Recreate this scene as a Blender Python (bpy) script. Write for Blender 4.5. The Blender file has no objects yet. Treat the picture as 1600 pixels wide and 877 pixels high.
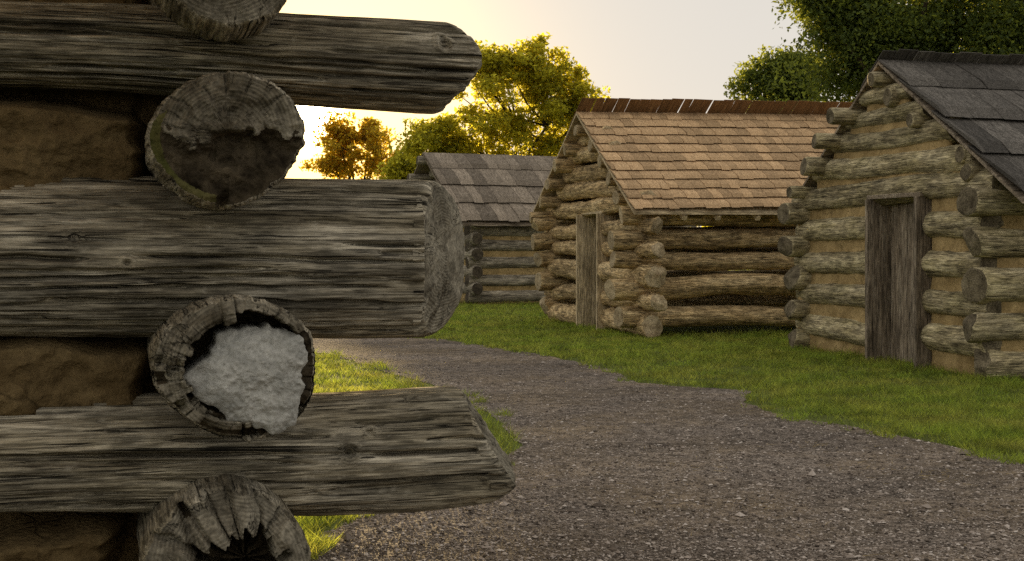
import bpy, math, random
import numpy as np
from mathutils import Matrix, Vector

rad = math.radians
scene = bpy.context.scene
col = scene.collection
# ------------------------------------------------------------------ camera, sky, sun, exposure
EYE = 1.27
FPX = 2000.0            # focal length in pixels of the 1600 px wide photograph
HOR = 380.0             # image row of the horizon
cam = bpy.data.cameras.new('camera')
cam.sensor_width = 36.0
cam.lens = 36.0 * FPX / 1600.0
cam.shift_y = -(438.5 - HOR) / 1600.0
cam.clip_start = 0.05
cam.clip_end = 5000.0
cam_ob = bpy.data.objects.new('camera', cam)
cam_ob.location = (0, 0, EYE)
cam_ob.rotation_euler = (rad(90), 0, 0)
col.objects.link(cam_ob)
scene.camera = cam_ob

SUN_EL, SUN_AZ = 5.6, -9.0          # degrees; azimuth from +Y, negative to the left
world = bpy.data.worlds.new('World')
scene.world = world
world.use_nodes = True
wn = world.node_tree
wn.nodes.clear()
w_out = wn.nodes.new('ShaderNodeOutputWorld')
w_bg = wn.nodes.new('ShaderNodeBackground')
w_sky = wn.nodes.new('ShaderNodeTexSky')
w_sky.sky_type = 'NISHITA'
w_sky.sun_disc = False
w_sky.sun_elevation = rad(SUN_EL)
w_sky.sun_rotation = rad(SUN_AZ)
w_sky.altitude = 100
w_sky.air_density = 1.0
w_sky.dust_density = 1.0
w_sky.ozone_density = 1.0
# thin even overcast veil in front of the clear sky
w_mix = wn.nodes.new('ShaderNodeMix')
w_mix.data_type = 'RGBA'
w_mix.blend_type = 'MIX'
w_mix.inputs[0].default_value = 0.94        # how much of the clear sky the veil covers
VEIL = (5.25, 4.98, 4.62, 1)
w_mix.inputs[7].default_value = VEIL
wn.links.new(w_sky.outputs[0], w_mix.inputs[6])
# the sun's aureole in the veil: a hot core and a wide golden skirt round the sun's direction
SUN_DIR = (math.sin(rad(SUN_AZ)) * math.cos(rad(SUN_EL)), math.cos(rad(SUN_AZ)) * math.cos(rad(SUN_EL)), math.sin(rad(SUN_EL)))
w_tc = wn.nodes.new('ShaderNodeTexCoord')
w_dot = wn.nodes.new('ShaderNodeVectorMath')
w_dot.operation = 'DOT_PRODUCT'
w_dot.inputs[1].default_value = SUN_DIR
wn.links.new(w_tc.outputs['Generated'], w_dot.inputs[0])
w_cl = wn.nodes.new('ShaderNodeMath')
w_cl.operation = 'MAXIMUM'
w_cl.inputs[1].default_value = 0.0
wn.links.new(w_dot.outputs['Value'], w_cl.inputs[0])
w_last = w_mix.outputs[2]
for power, colour in ((9000.0, (260.0, 210.0, 120.0, 1)), (300.0, (12.0, 7.2, 0.6, 1)), (90.0, (5.0, 3.0, 0.4, 1))):
    pw = wn.nodes.new('ShaderNodeMath')
    pw.operation = 'POWER'
    pw.inputs[1].default_value = power
    wn.links.new(w_cl.outputs[0], pw.inputs[0])
    ad = wn.nodes.new('ShaderNodeMix')
    ad.data_type = 'RGBA'
    ad.blend_type = 'ADD'
    ad.inputs[7].default_value = colour
    wn.links.new(pw.outputs[0], ad.inputs[0])
    wn.links.new(w_last, ad.inputs[6])
    w_last = ad.outputs[2]
wn.links.new(w_last, w_bg.inputs[0])
w_bg.inputs[1].default_value = 0.07
wn.links.new(w_bg.outputs[0], w_out.inputs[0])

sun = bpy.data.lights.new('sun', 'SUN')
sun.energy = 5.0
sun.angle = rad(0.6)
sun.color = (1.0, 0.72, 0.36)
sun_ob = bpy.data.objects.new('sun', sun)
sd = Vector((math.sin(rad(SUN_AZ)) * math.cos(rad(SUN_EL)), math.cos(rad(SUN_AZ)) * math.cos(rad(SUN_EL)), math.sin(rad(SUN_EL))))
sun_ob.rotation_euler = sd.to_track_quat('Z', 'Y').to_euler()
sun_ob.location = (-20, 100, 40)
col.objects.link(sun_ob)

scene.view_settings.view_transform = 'Standard'
scene.view_settings.look = 'None'
scene.view_settings.exposure = 1.04
scene.view_settings.gamma = 1.0
scene.view_settings.use_curve_mapping = False
scene.render.engine = 'CYCLES'
scene.cycles.use_denoising = False
scene.cycles.max_bounces = 6
scene.cycles.transparent_max_bounces = 4

# ------------------------------------------------------------------ helpers
rng = np.random.default_rng(11)
random.seed(11)
_perm = np.random.default_rng(5).permutation(256).astype(np.int64)
_val = np.random.default_rng(6).uniform(-1, 1, 256)


def vnoise(p):
    """value noise in [-1, 1]; p is (..., 3)"""
    f = np.floor(p)
    i = f.astype(np.int64) & 255
    t = p - f
    t = t * t * t * (t * (t * 6 - 15) + 10)
    x, y, z = i[..., 0], i[..., 1], i[..., 2]
    x1, y1, z1 = (x + 1) & 255, (y + 1) & 255, (z + 1) & 255
    a0, a1 = _perm[x], _perm[x1]
    b00, b10, b01, b11 = _perm[(a0 + y) & 255], _perm[(a1 + y) & 255], _perm[(a0 + y1) & 255], _perm[(a1 + y1) & 255]
    def v(b, zz):
        return _val[_perm[(b + zz) & 255]]
    tx, ty, tz = t[..., 0], t[..., 1], t[..., 2]
    l0 = (v(b00, z) * (1 - tx) + v(b10, z) * tx) * (1 - ty) + (v(b01, z) * (1 - tx) + v(b11, z) * tx) * ty
    l1 = (v(b00, z1) * (1 - tx) + v(b10, z1) * tx) * (1 - ty) + (v(b01, z1) * (1 - tx) + v(b11, z1) * tx) * ty
    return l0 * (1 - tz) + l1 * tz


def fbm(p, octv=3, gain=0.5):
    a, s, out = 1.0, 0.0, 0.0
    q = p
    for _ in range(octv):
        out = out + a * vnoise(q)
        s += a
        a *= gain
        q = q * 2.03 + 17.3
    return out / s


def V3(x, y, z):
    x, y, z = np.broadcast_arrays(np.asarray(x, float), np.asarray(y, float), np.asarray(z, float))
    return np.stack([x, y, z], -1)


def sstep(t):
    t = np.clip(t, 0, 1)
    return t * t * (3 - 2 * t)


def make_mesh(name, verts, quads=None, tris=None, qmat=None, tmat=None, smooth=True, mats=()):
    verts = np.asarray(verts, np.float32).reshape(-1, 3)
    nq = 0 if quads is None else len(quads)
    nt = 0 if tris is None else len(tris)
    me = bpy.data.meshes.new(name)
    me.vertices.add(len(verts))
    me.vertices.foreach_set('co', verts.ravel())
    loops, starts, mi = [], [], []
    if nq:
        loops.append(np.asarray(quads, np.int32).ravel())
        starts.append(np.arange(nq, dtype=np.int32) * 4)
        mi.append(np.zeros(nq, np.int32) if qmat is None else np.asarray(qmat, np.int32))
    if nt:
        loops.append(np.asarray(tris, np.int32).ravel())
        starts.append(np.arange(nt, dtype=np.int32) * 3 + nq * 4)
        mi.append(np.zeros(nt, np.int32) if tmat is None else np.asarray(tmat, np.int32))
    loops = np.concatenate(loops)
    me.loops.add(len(loops))
    me.loops.foreach_set('vertex_index', loops)
    me.polygons.add(nq + nt)
    me.polygons.foreach_set('loop_start', np.concatenate(starts))
    me.polygons.foreach_set('material_index', np.concatenate(mi))
    me.polygons.foreach_set('use_smooth', np.full(nq + nt, bool(smooth)))
    for m in mats:
        me.materials.append(m)
    me.update(calc_edges=True)
    return me


def link(name, data, parent=None, mat=None):
    o = bpy.data.objects.new(name, data)
    col.objects.link(o)
    if parent is not None:
        o.parent = parent
    if mat is not None:
        o.matrix_basis = mat
    return o


def empty(name, mat, label, cat, group=None):
    o = link(name, None, None, mat)
    o['label'] = label
    o['category'] = cat
    if group:
        o['group'] = group
    return o


def axis_matrix(p, d):
    X = Vector(d).normalized()
    Y = Vector((0, 0, 1)).cross(X).normalized()
    Z = X.cross(Y)
    m = Matrix((X, Y, Z)).transposed().to_4x4()
    m.translation = Vector(p)
    return m


def grid_quads(n, m, base=0, wrap=False):
    """n rows x m columns of vertices, row-major"""
    i = np.arange(n - 1)[:, None]
    j = np.arange(m if wrap else m - 1)[None, :]
    jn = (j + 1) % m
    a = base + i * m + j
    b = base + i * m + jn
    c = base + (i + 1) * m + jn
    d = base + (i + 1) * m + j
    return np.stack([a, b, c, d], -1).reshape(-1, 4)


# ------------------------------------------------------------------ materials
class NT:
    def __init__(self, name, rough=0.9, spec=0.2):
        self.m = bpy.data.materials.new(name)
        self.m.use_nodes = True
        self.t = self.m.node_tree
        self.t.nodes.clear()
        self.out = self.t.nodes.new('ShaderNodeOutputMaterial')
        self.b = self.t.nodes.new('ShaderNodeBsdfPrincipled')
        self.b.inputs['Roughness'].default_value = rough
        self.b.inputs['Specular IOR Level'].default_value = spec
        self.t.links.new(self.b.outputs[0], self.out.inputs[0])

    def n(self, kind, **kw):
        nd = self.t.nodes.new(kind)
        for k, v in kw.items():
            setattr(nd, k, v)
        return nd

    def l(self, a, b):
        self.t.links.new(a, b)

    def coord(self, scale, rand=True, which='Object', rot=(0, 0, 0)):
        tc = self.n('ShaderNodeTexCoord')
        src = tc.outputs[which]
        if rand:
            oi = self.n('ShaderNodeObjectInfo')
            mul = self.n('ShaderNodeMath', operation='MULTIPLY')
            mul.inputs[1].default_value = 37.0
            self.l(oi.outputs['Random'], mul.inputs[0])
            add = self.n('ShaderNodeVectorMath', operation='ADD')
            self.l(src, add.inputs[0])
            self.l(mul.outputs[0], add.inputs[1])
            src = add.outputs[0]
        mp = self.n('ShaderNodeMapping')
        mp.inputs['Scale'].default_value = scale
        mp.inputs['Rotation'].default_value = rot
        self.l(src, mp.inputs['Vector'])
        return mp.outputs[0]

    def noise(self, vec, scale=1.0, detail=4.0, rough=0.55, dist=0.0):
        nd = self.n('ShaderNodeTexNoise')
        nd.inputs['Scale'].default_value = scale
        nd.inputs['Detail'].default_value = detail
        nd.inputs['Roughness'].default_value = rough
        nd.inputs['Distortion'].default_value = dist
        self.l(vec, nd.inputs['Vector'])
        return nd.outputs[0]

    def ramp(self, fac, stops, mode='LINEAR'):
        nd = self.n('ShaderNodeValToRGB')
        cr = nd.color_ramp
        cr.interpolation = mode
        while len(cr.elements) < len(stops):
            cr.elements.new(0.5)
        for e, (p, c) in zip(cr.elements, stops):
            e.position = p
            e.color = (c, c, c, 1) if not isinstance(c, tuple) else (*c, 1)
        self.l(fac, nd.inputs[0])
        return nd.outputs[0]

    def mix(self, fac, a, b, mode='MIX'):
        nd = self.n('ShaderNodeMix', data_type='RGBA', blend_type=mode)
        for v, i in ((fac, 0), (a, 6), (b, 7)):
            if hasattr(v, 'links'):
                self.l(v, nd.inputs[i])
            elif i == 0:
                nd.inputs[0].default_value = v
            else:
                nd.inputs[i].default_value = (*v, 1)
        return nd.outputs[2]

    def math(self, op, a, b=0.0):
        nd = self.n('ShaderNodeMath', operation=op)
        for v, i in ((a, 0), (b, 1)):
            if hasattr(v, 'links'):
                self.l(v, nd.inputs[i])
            else:
                nd.inputs[i].default_value = v
        return nd.outputs[0]

    def bump(self, h, strength=0.5, dist=0.01):
        nd = self.n('ShaderNodeBump')
        nd.inputs['Strength'].default_value = strength
        nd.inputs['Distance'].default_value = dist
        self.l(h, nd.inputs['Height'])
        self.l(nd.outputs[0], self.b.inputs['Normal'])

    def color(self, c):
        self.l(c, self.b.inputs['Base Color'])

    def random_tint(self, c, lo=0.7, hi=1.25):
        oi = self.n('ShaderNodeObjectInfo')
        r = self.ramp(oi.outputs['Random'], [(0, lo), (1, hi)])
        return self.mix(1.0, c, r, 'MULTIPLY')


def wood(name, dark, mid, light, tint=None, tint_amt=0.5, fib=1.0, crack=0.75, bdist=0.006, rlo=0.8, rhi=1.15, blotch=0.0):
    """weathered log or board; the grain runs along local X"""
    k = NT(name, 0.85, 0.15)
    f1 = k.noise(k.coord((2.0 * fib, 17 * fib, 17 * fib)), 1.0, 6, 0.66, 0.7)
    f2 = k.noise(k.coord((4.5 * fib, 80 * fib, 80 * fib)), 1.0, 4, 0.62, 0.5)
    f3 = k.noise(k.coord((0.7 * fib, 30 * fib, 30 * fib)), 1.0, 3, 0.5, 0.5)
    big = k.noise(k.coord((2.2, 5, 5)), 1.0, 4, 0.6, 0.3)
    c = k.ramp(f1, [(0.28, dark), (0.48, mid), (0.72, light)])
    c = k.mix(0.75, c, k.ramp(f2, [(0.40, 0.36), (0.57, 1.0)]), 'MULTIPLY')
    c = k.mix(1.0, c, (1.62, 1.62, 1.62), 'MULTIPLY')
    if tint is not None:
        tf = k.ramp(big, [(0.42, 0.0), (0.68, tint_amt)])
        c = k.mix(tf, c, tint)
    if blotch:
        bl = k.noise(k.coord((7, 13, 13)), 1.0, 4, 0.6)
        c = k.mix(1.0, c, k.ramp(bl, [(0.36, 1 - blotch), (0.56, 1.0)]), 'MULTIPLY')
    f4 = k.noise(k.coord((14 * fib, 210 * fib, 210 * fib)), 1.0, 3, 0.6)
    c = k.mix(0.8, c, k.ramp(f4, [(0.43, 0.45), (0.54, 1.15)]), 'MULTIPLY')
    f5 = k.noise(k.coord((4.5 * fib, 150 * fib, 150 * fib)), 1.0, 2, 0.5, 0.3)
    dash = k.ramp(f5, [(0.635, 1.0), (0.69, 1 - crack * 0.85)])
    c = k.mix(1.0, c, dash, 'MULTIPLY')
    sp = k.noise(k.coord((26, 48, 48)), 1.0, 3, 0.65)
    c = k.mix(k.ramp(sp, [(0.60, 0.0), (0.72, 0.35)]), c, light)
    # drying checks: thin dark lines along the grain, opening and closing
    ck = k.math('ABSOLUTE', k.math('SUBTRACT', f3, 0.5))
    pw = k.ramp(big, [(0.32, 0.68), (0.62, 1.15)])
    c = k.mix(0.8, c, pw, 'MULTIPLY')
    gate = k.ramp(k.noise(k.coord((3.0 * fib, 12 * fib, 12 * fib)), 1.0, 2), [(0.40, 0.0), (0.62, 1.0)])
    ckm0 = k.ramp(ck, [(0.0, 1 - crack), (0.007, 1 - crack * 0.9), (0.013, 1.0)])
    ckm = k.mix(gate, (1, 1, 1), ckm0)
    c = k.mix(1.0, c, ckm, 'MULTIPLY')
    c = k.random_tint(c, rlo, rhi)
    k.color(c)
    h = k.math('ADD', k.math('MULTIPLY', f2, 0.5), k.math('MULTIPLY', f1, 0.9))
    h = k.math('ADD', h, k.math('MULTIPLY', ckm, 0.9))
    h = k.math('ADD', h, k.math('MULTIPLY', f4, 0.35))
    h = k.math('ADD', h, k.math('MULTIPLY', dash, 0.5))
    k.bump(h, 1.0, bdist)
    return k.m


def endgrain(name, dark, light, rings=70.0, rot=0.0):
    """sawn or hewn log end; rings round local X"""
    k = NT(name, 0.9, 0.1)
    tc = k.n('ShaderNodeTexCoord')
    sep = k.n('ShaderNodeSeparateXYZ')
    k.l(tc.outputs['Object'], sep.inputs[0])
    wob = k.noise(k.coord((6, 6, 6)), 1.0, 3)
    r2 = k.math('ADD', k.math('MULTIPLY', sep.outputs[1], sep.outputs[1]), k.math('MULTIPLY', sep.outputs[2], sep.outputs[2]))
    r = k.math('ADD', k.math('SQRT', r2), k.math('MULTIPLY', wob, 0.028))
    ring = k.math('SINE', k.math('MULTIPLY', r, rings * 6.283))
    ang = k.math('ARCTAN2', sep.outputs[2], sep.outputs[1])
    cv = k.n('ShaderNodeCombineXYZ')
    k.l(k.math('MULTIPLY', ang, 3.2), cv.inputs[0])
    k.l(k.math('MULTIPLY', r, 9.0), cv.inputs[1])
    chk = k.noise(cv.outputs[0], 1.6, 4, 0.6)
    fine = k.noise(k.coord((60, 60, 60)), 1.0, 3, 0.6)
    big = k.noise(k.coord((9, 9, 9)), 1.0, 4, 0.6)
    c = k.ramp(big, [(0.3, dark), (0.7, light)])
    rg = k.ramp(k.noise(k.coord((11, 11, 11)), 1.0, 3), [(0.4, 0.05), (0.65, 0.5)])
    c = k.mix(rg, c, k.ramp(k.math('ADD', k.math('MULTIPLY', ring, 0.5), 0.5), [(0.05, 0.30), (0.6, 1.05)]), 'MULTIPLY')
    c = k.mix(0.6, c, k.ramp(fine, [(0.35, 0.35), (0.65, 1.15)]), 'MULTIPLY')
    ck = k.math('ABSOLUTE', k.math('SUBTRACT', chk, 0.5))
    ckm0 = k.ramp(ck, [(0.0, 0.12), (0.02, 1.0)])
    gate = k.ramp(k.noise(k.coord((14, 14, 14)), 1.0, 3), [(0.50, 0.0), (0.60, 1.0)])
    ckm = k.mix(gate, (1, 1, 1), ckm0)
    pit = k.ramp(k.noise(k.coord((110, 110, 110)), 1.0, 2), [(0.36, 0.25), (0.5, 1.0)])
    c = k.mix(1.0, c, ckm, 'MULTIPLY')
    c = k.mix(0.4, c, pit, 'MULTIPLY')
    c = k.random_tint(c, 0.75, 1.2)
    k.color(c)
    h = k.math('ADD', k.math('MULTIPLY', ring, 0.10), k.math('MULTIPLY', fine, 0.6))
    h = k.math('ADD', h, k.math('MULTIPLY', ckm, 0.8))
    k.bump(h, 0.8, 0.006)
    return k.m


def rough_mat(name, c0, c1, scale=9.0, fine=60.0, bdist=0.01, cracks=False, rough=0.95):
    k = NT(name, rough, 0.1)
    n1 = k.noise(k.coord((scale,) * 3), 1.0, 5, 0.6, 0.2)
    n2 = k.noise(k.coord((fine,) * 3), 1.0, 4, 0.65)
    c = k.ramp(n1, [(0.3, c0), (0.7, c1)])
    c = k.mix(0.6, c, k.ramp(n2, [(0.3, 0.5), (0.65, 1.1)]), 'MULTIPLY')
    h = k.math('ADD', k.math('MULTIPLY', n1, 0.6), k.math('MULTIPLY', n2, 0.5))
    if cracks:
        vo = k.n('ShaderNodeTexVoronoi', feature='DISTANCE_TO_EDGE')
        vo.inputs['Scale'].default_value = 1.0
        dv = k.n('ShaderNodeVectorMath', operation='ADD')
        nn = k.n('ShaderNodeTexNoise')
        nn.inputs['Scale'].default_value = 8.0
        k.l(k.coord((1, 1, 1)), nn.inputs['Vector'])
        sc = k.n('ShaderNodeVectorMath', operation='SCALE')
        sc.inputs['Scale'].default_value = 1.6
        k.l(nn.outputs['Color'], sc.inputs[0])
        k.l(k.coord((7, 7, 7)), dv.inputs[0])
        k.l(sc.outputs[0], dv.inputs[1])
        k.l(dv.outputs[0], vo.inputs['Vector'])
        cm = k.ramp(vo.outputs['Distance'], [(0.0, 0.5), (0.05, 1.0)])
        gate = k.ramp(k.noise(k.coord((3, 3, 3)), 1.0, 2), [(0.50, 0.0), (0.66, 0.8)])
        cmg = k.mix(gate, (1, 1, 1), cm)
        c = k.mix(1.0, c, cmg, 'MULTIPLY')
        h = k.math('ADD', h, k.math('MULTIPLY', cmg, 0.6))
    k.color(c)
    k.bump(h, 0.9, bdist)
    return k.m


def leaf_mat(name, c, tr, tfac=0.5, wild=0.35, dry=None, dry_scale=1.6):
    k = NT(name, 0.6, 0.2)
    if dry is not None:
        pn = k.noise(k.coord((dry_scale,) * 3, rand=False), 1.0, 5, 0.62)
        f = k.ramp(pn, [(0.40, 0.0), (0.66, 0.75)])
        c, tr = k.mix(f, c, dry[0]), k.mix(f, tr, dry[1])
        pd = k.noise(k.coord((4.2,) * 3, rand=False), 1.0, 3, 0.6)
        fd = k.ramp(pd, [(0.36, 0.5), (0.56, 1.1)])
        c, tr = k.mix(1.0, c, fd, 'MULTIPLY'), k.mix(1.0, tr, fd, 'MULTIPLY')
    geo = k.n('ShaderNodeNewGeometry')
    rv = k.ramp(geo.outputs['Random Per Island'], [(0.0, 1 - wild), (1.0, 1 + wild)])
    cc = k.mix(1.0, c, rv, 'MULTIPLY')
    ct = k.mix(1.0, tr, rv, 'MULTIPLY')
    k.color(cc)
    t = k.n('ShaderNodeBsdfTranslucent')
    k.l(ct, t.inputs[0])
    mx = k.n('ShaderNodeMixShader')
    mx.inputs[0].default_value = tfac
    k.l(k.b.outputs[0], mx.inputs[1])
    k.l(t.outputs[0], mx.inputs[2])
    k.l(mx.outputs[0], k.out.inputs[0])
    return k.m


M = {}
M['fore'] = wood('weathered grey log', (0.120, 0.102, 0.070), (0.240, 0.212, 0.155), (0.54, 0.495, 0.395), tint=(0.20, 0.16, 0.085), tint_amt=0.4, blotch=0.45, bdist=0.006, rlo=0.95, rhi=1.05, crack=0.95)
M['fore_end'] = endgrain('weathered log end', (0.10, 0.085, 0.058), (0.38, 0.345, 0.265), 150)
M['rot'] = rough_mat('rotten and shaded dark wood', (0.016, 0.012, 0.007), (0.12, 0.095, 0.06), 24, 90, 0.014)  # rot in the hollow ends, painted shade on the lower half of E1
M['moss'] = rough_mat('mossy rim', (0.07, 0.075, 0.02), (0.16, 0.14, 0.06), 20, 80, 0.006)
M['plug'] = rough_mat('pale mortar plug', (0.34, 0.34, 0.31), (0.60, 0.59, 0.54), 22, 120, 0.006, cracks=True)
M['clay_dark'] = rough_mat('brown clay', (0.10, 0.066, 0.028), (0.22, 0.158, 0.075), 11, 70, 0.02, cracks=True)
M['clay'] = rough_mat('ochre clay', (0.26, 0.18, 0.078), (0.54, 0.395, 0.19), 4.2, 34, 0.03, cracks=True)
M['right'] = wood('grey green log', (0.10, 0.08, 0.04), (0.36, 0.30, 0.18), (0.64, 0.56, 0.37), tint=(0.24, 0.21, 0.085), tint_amt=0.5, blotch=0.45, bdist=0.014, fib=0.7, rlo=0.85, rhi=1.25, crack=0.7)
M['right_end'] = endgrain('grey log end', (0.09, 0.072, 0.045), (0.31, 0.26, 0.17), 45)
M['mid'] = wood('tan bark log', (0.16, 0.105, 0.048), (0.51, 0.37, 0.19), (0.72, 0.57, 0.33), tint=(0.38, 0.26, 0.12), tint_amt=0.4, blotch=0.5, bdist=0.022, fib=0.7, rlo=0.85, rhi=1.25, crack=0.65)
M['mid_end'] = endgrain('tan log end', (0.34, 0.25, 0.14), (0.68, 0.56, 0.36), 40)
M['far'] = wood('grey brown log', (0.08, 0.066, 0.047), (0.27, 0.235, 0.175), (0.46, 0.41, 0.32), blotch=0.3, bdist=0.01, fib=0.6)
M['far_end'] = endgrain('brown log end', (0.05, 0.04, 0.03), (0.16, 0.13, 0.09), 40)
M['shake'] = wood('grey shake', (0.035, 0.030, 0.025), (0.105, 0.096, 0.083), (0.19, 0.172, 0.15), fib=1.0, bdist=0.008, rlo=0.65, rhi=1.35)
M['shake_far'] = wood('brown grey shake', (0.085, 0.068, 0.05), (0.23, 0.19, 0.145), (0.38, 0.32, 0.25), fib=0.8, bdist=0.008, rlo=0.65, rhi=1.35)
M['shingle'] = wood('new cedar shingle', (0.26, 0.16, 0.08), (0.52, 0.345, 0.185), (0.70, 0.51, 0.30), fib=0.8, bdist=0.005, crack=0.5, rlo=0.72, rhi=1.18)
M['cap'] = wood('dark cedar ridge', (0.10, 0.055, 0.025), (0.20, 0.115, 0.055), (0.32, 0.20, 0.10), fib=0.8, bdist=0.004, crack=0.4)
M['board_old'] = wood('old board', (0.07, 0.055, 0.038), (0.20, 0.16, 0.115), (0.34, 0.29, 0.22), fib=0.8, bdist=0.004)
M['board_new'] = wood('planed board', (0.26, 0.195, 0.11), (0.44, 0.35, 0.215), (0.58, 0.47, 0.31), fib=0.8, bdist=0.003, crack=0.3)
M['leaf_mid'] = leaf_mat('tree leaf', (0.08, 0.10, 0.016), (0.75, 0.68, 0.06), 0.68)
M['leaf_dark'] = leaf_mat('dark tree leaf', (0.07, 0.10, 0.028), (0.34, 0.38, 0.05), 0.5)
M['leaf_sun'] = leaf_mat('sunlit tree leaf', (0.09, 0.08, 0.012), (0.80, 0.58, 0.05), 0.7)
M['bark'] = wood('tree bark', (0.02, 0.015, 0.01), (0.06, 0.045, 0.03), (0.11, 0.09, 0.06), bdist=0.02, fib=0.4)
M['grass'] = leaf_mat('grass blade', (0.17, 0.25, 0.038), (0.44, 0.54, 0.06), 0.5, 0.5, dry=((0.36, 0.35, 0.075), (0.6, 0.55, 0.1)))
M['straw'] = leaf_mat('straw', (0.38, 0.28, 0.10), (0.3, 0.2, 0.06), 0.3, 0.4)
M['turf'] = rough_mat('turf soil', (0.075, 0.085, 0.022), (0.14, 0.17, 0.038), 1.3, 30, 0.03)
M['stone'] = None


def gravel_mat():
    k = NT('gravel', 0.95, 0.15)
    vo = k.n('ShaderNodeTexVoronoi')
    vo.inputs['Scale'].default_value = 1.0
    k.l(k.coord((70, 70, 70), rand=False), vo.inputs['Vector'])
    vo2 = k.n('ShaderNodeTexVoronoi')
    k.l(k.coord((33, 33, 33), rand=False), vo2.inputs['Vector'])
    vo2.inputs['Scale'].default_value = 1.0
    sep = k.n('ShaderNodeSeparateColor')
    k.l(vo.outputs['Color'], sep.inputs[0])
    c = k.ramp(sep.outputs[0], [(0.0, (0.06, 0.046, 0.036)), (0.45, (0.25, 0.208, 0.175)), (0.8, (0.39, 0.325, 0.27)), (1.0, (0.52, 0.455, 0.39))])
    sp2 = k.n('ShaderNodeSeparateColor')
    k.l(vo2.outputs['Color'], sp2.inputs[0])
    c = k.mix(0.35, c, k.ramp(sp2.outputs[1], [(0.0, (0.09, 0.07, 0.05)), (1.0, (0.36, 0.30, 0.24))]))
    big = k.noise(k.coord((0.9, 0.9, 0.9), rand=False), 1.0, 5, 0.6)
    c = k.mix(k.ramp(big, [(0.42, 0.0), (0.66, 0.65)]), c, (0.33, 0.25, 0.155))
    trk = k.noise(k.coord((0.35, 1.1, 1.0), rand=False), 1.0, 4, 0.6, 0.4)
    c = k.mix(1.0, c, k.ramp(trk, [(0.33, 0.62), (0.62, 1.12)]), 'MULTIPLY')
    mid = k.noise(k.coord((9, 9, 9), rand=False), 1.0, 4, 0.6)
    c = k.mix(1.0, c, k.ramp(mid, [(0.3, 0.45), (0.62, 1.2)]), 'MULTIPLY')
    k.color(c)
    h = k.math('SUBTRACT', k.math('MULTIPLY', mid, 1.2), k.math('MULTIPLY', vo.outputs['Distance'], 0.6))
    h = k.math('SUBTRACT', h, k.math('MULTIPLY', vo2.outputs['Distance'], 0.8))
    k.bump(h, 1.0, 0.035)
    return k.m


def stone_mat():
    k = NT('loose stone', 0.9, 0.2)
    geo = k.n('ShaderNodeNewGeometry')
    c = k.ramp(geo.outputs['Random Per Island'], [(0.0, (0.05, 0.039, 0.031)), (0.45, (0.22, 0.183, 0.15)), (0.8, (0.42, 0.36, 0.31)), (1.0, (0.62, 0.56, 0.50))])
    k.color(c)
    return k.m


M['gravel'] = gravel_mat()
M['stone'] = stone_mat()


# ------------------------------------------------------------------ ground, path, grass
def gpt(px, py):
    d = FPX * EYE / (py - HOR)
    return ((px - 800.0) / FPX * d, d)


def ground_sheet():
    xs = np.array([-3000, -400, -100, -40, -20, -10, 0, 10, 20, 40, 100, 400, 3000.0])
    ys = np.array([-60, -10, 0, 10, 20, 30, 45, 70, 120, 300, 800, 4000.0])
    X, Y = np.meshgrid(xs, ys)
    me = make_mesh('ground', V3(X, Y, 0 * X), quads=grid_quads(len(ys), len(xs)), mats=[M['turf']])
    o = link('ground', me)
    o['kind'] = 'structure'


ground_sheet()

path_px = [(1600, 726), (1500, 700), (1400, 682), (1330, 668), (1250, 655), (1195, 640), (1160, 629), (1175, 612), (1120, 606), (1060, 604), (990, 599), (955, 579), (900, 565), (850, 556), (760, 541), (690, 531), (600, 527), (500, 525), (420, 523)]
path_px2 = [(420, 545), (510, 553), (560, 566), (620, 588), (680, 604), (745, 638), (790, 676), (806, 700), (775, 732), (690, 765), (585, 795), (535, 815), (510, 838), (470, 880)]
poly = [(9.5, 5.0)] + [gpt(*p) for p in path_px] + [(-9.0, 17.4), (-9.0, 15.0)] + [gpt(*p) for p in path_px2] + [(-0.9, 3.6), (-1.1, 2.0), (-2.0, -4.0), (9.5, -4.0)]
poly = np.array(poly)


def densify(pl, step=0.08, amp=0.05):
    out = []
    n = len(pl)
    for i in range(n):
        a, b = pl[i], pl[(i + 1) % n]
        k = max(1, int(np.hypot(*(b - a)) / step))
        for j in range(k):
            out.append(a + (b - a) * j / k)
    out = np.array(out)
    off = np.stack([fbm(V3(out[:, 0] * 3.1, out[:, 1] * 3.1, 1.5), 3), fbm(V3(out[:, 0] * 3.1, out[:, 1] * 3.1, 9.5), 3)], -1)
    return out + off * amp * 2.2


polyd = densify(poly)


RX0, RY0, RSTEP = -10.0, -5.0, 0.015


def raster(pl):
    nx, ny = int(21 / RSTEP), int(25 / RSTEP)
    out = np.zeros((ny, nx), bool)
    a, b = pl, np.roll(pl, -1, 0)
    xs = RX0 + (np.arange(nx) + 0.5) * RSTEP
    for k in range(ny):
        y = RY0 + (k + 0.5) * RSTEP
        m = (a[:, 1] > y) != (b[:, 1] > y)
        if m.any():
            xc = np.sort(a[m, 0] + (y - a[m, 1]) / (b[m, 1] - a[m, 1]) * (b[m, 0] - a[m, 0]))
            out[k] = np.searchsorted(xc, xs) % 2 == 1
    return out


PATH_MASK = raster(polyd)


def inside(pts, pl=None):
    i = ((pts[:, 0] - RX0) / RSTEP).astype(int)
    j = ((pts[:, 1] - RY0) / RSTEP).astype(int)
    ok = (i >= 0) & (i < PATH_MASK.shape[1]) & (j >= 0) & (j < PATH_MASK.shape[0])
    r = np.zeros(len(pts), bool)
    r[ok] = PATH_MASK[j[ok], i[ok]]
    return r


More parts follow.
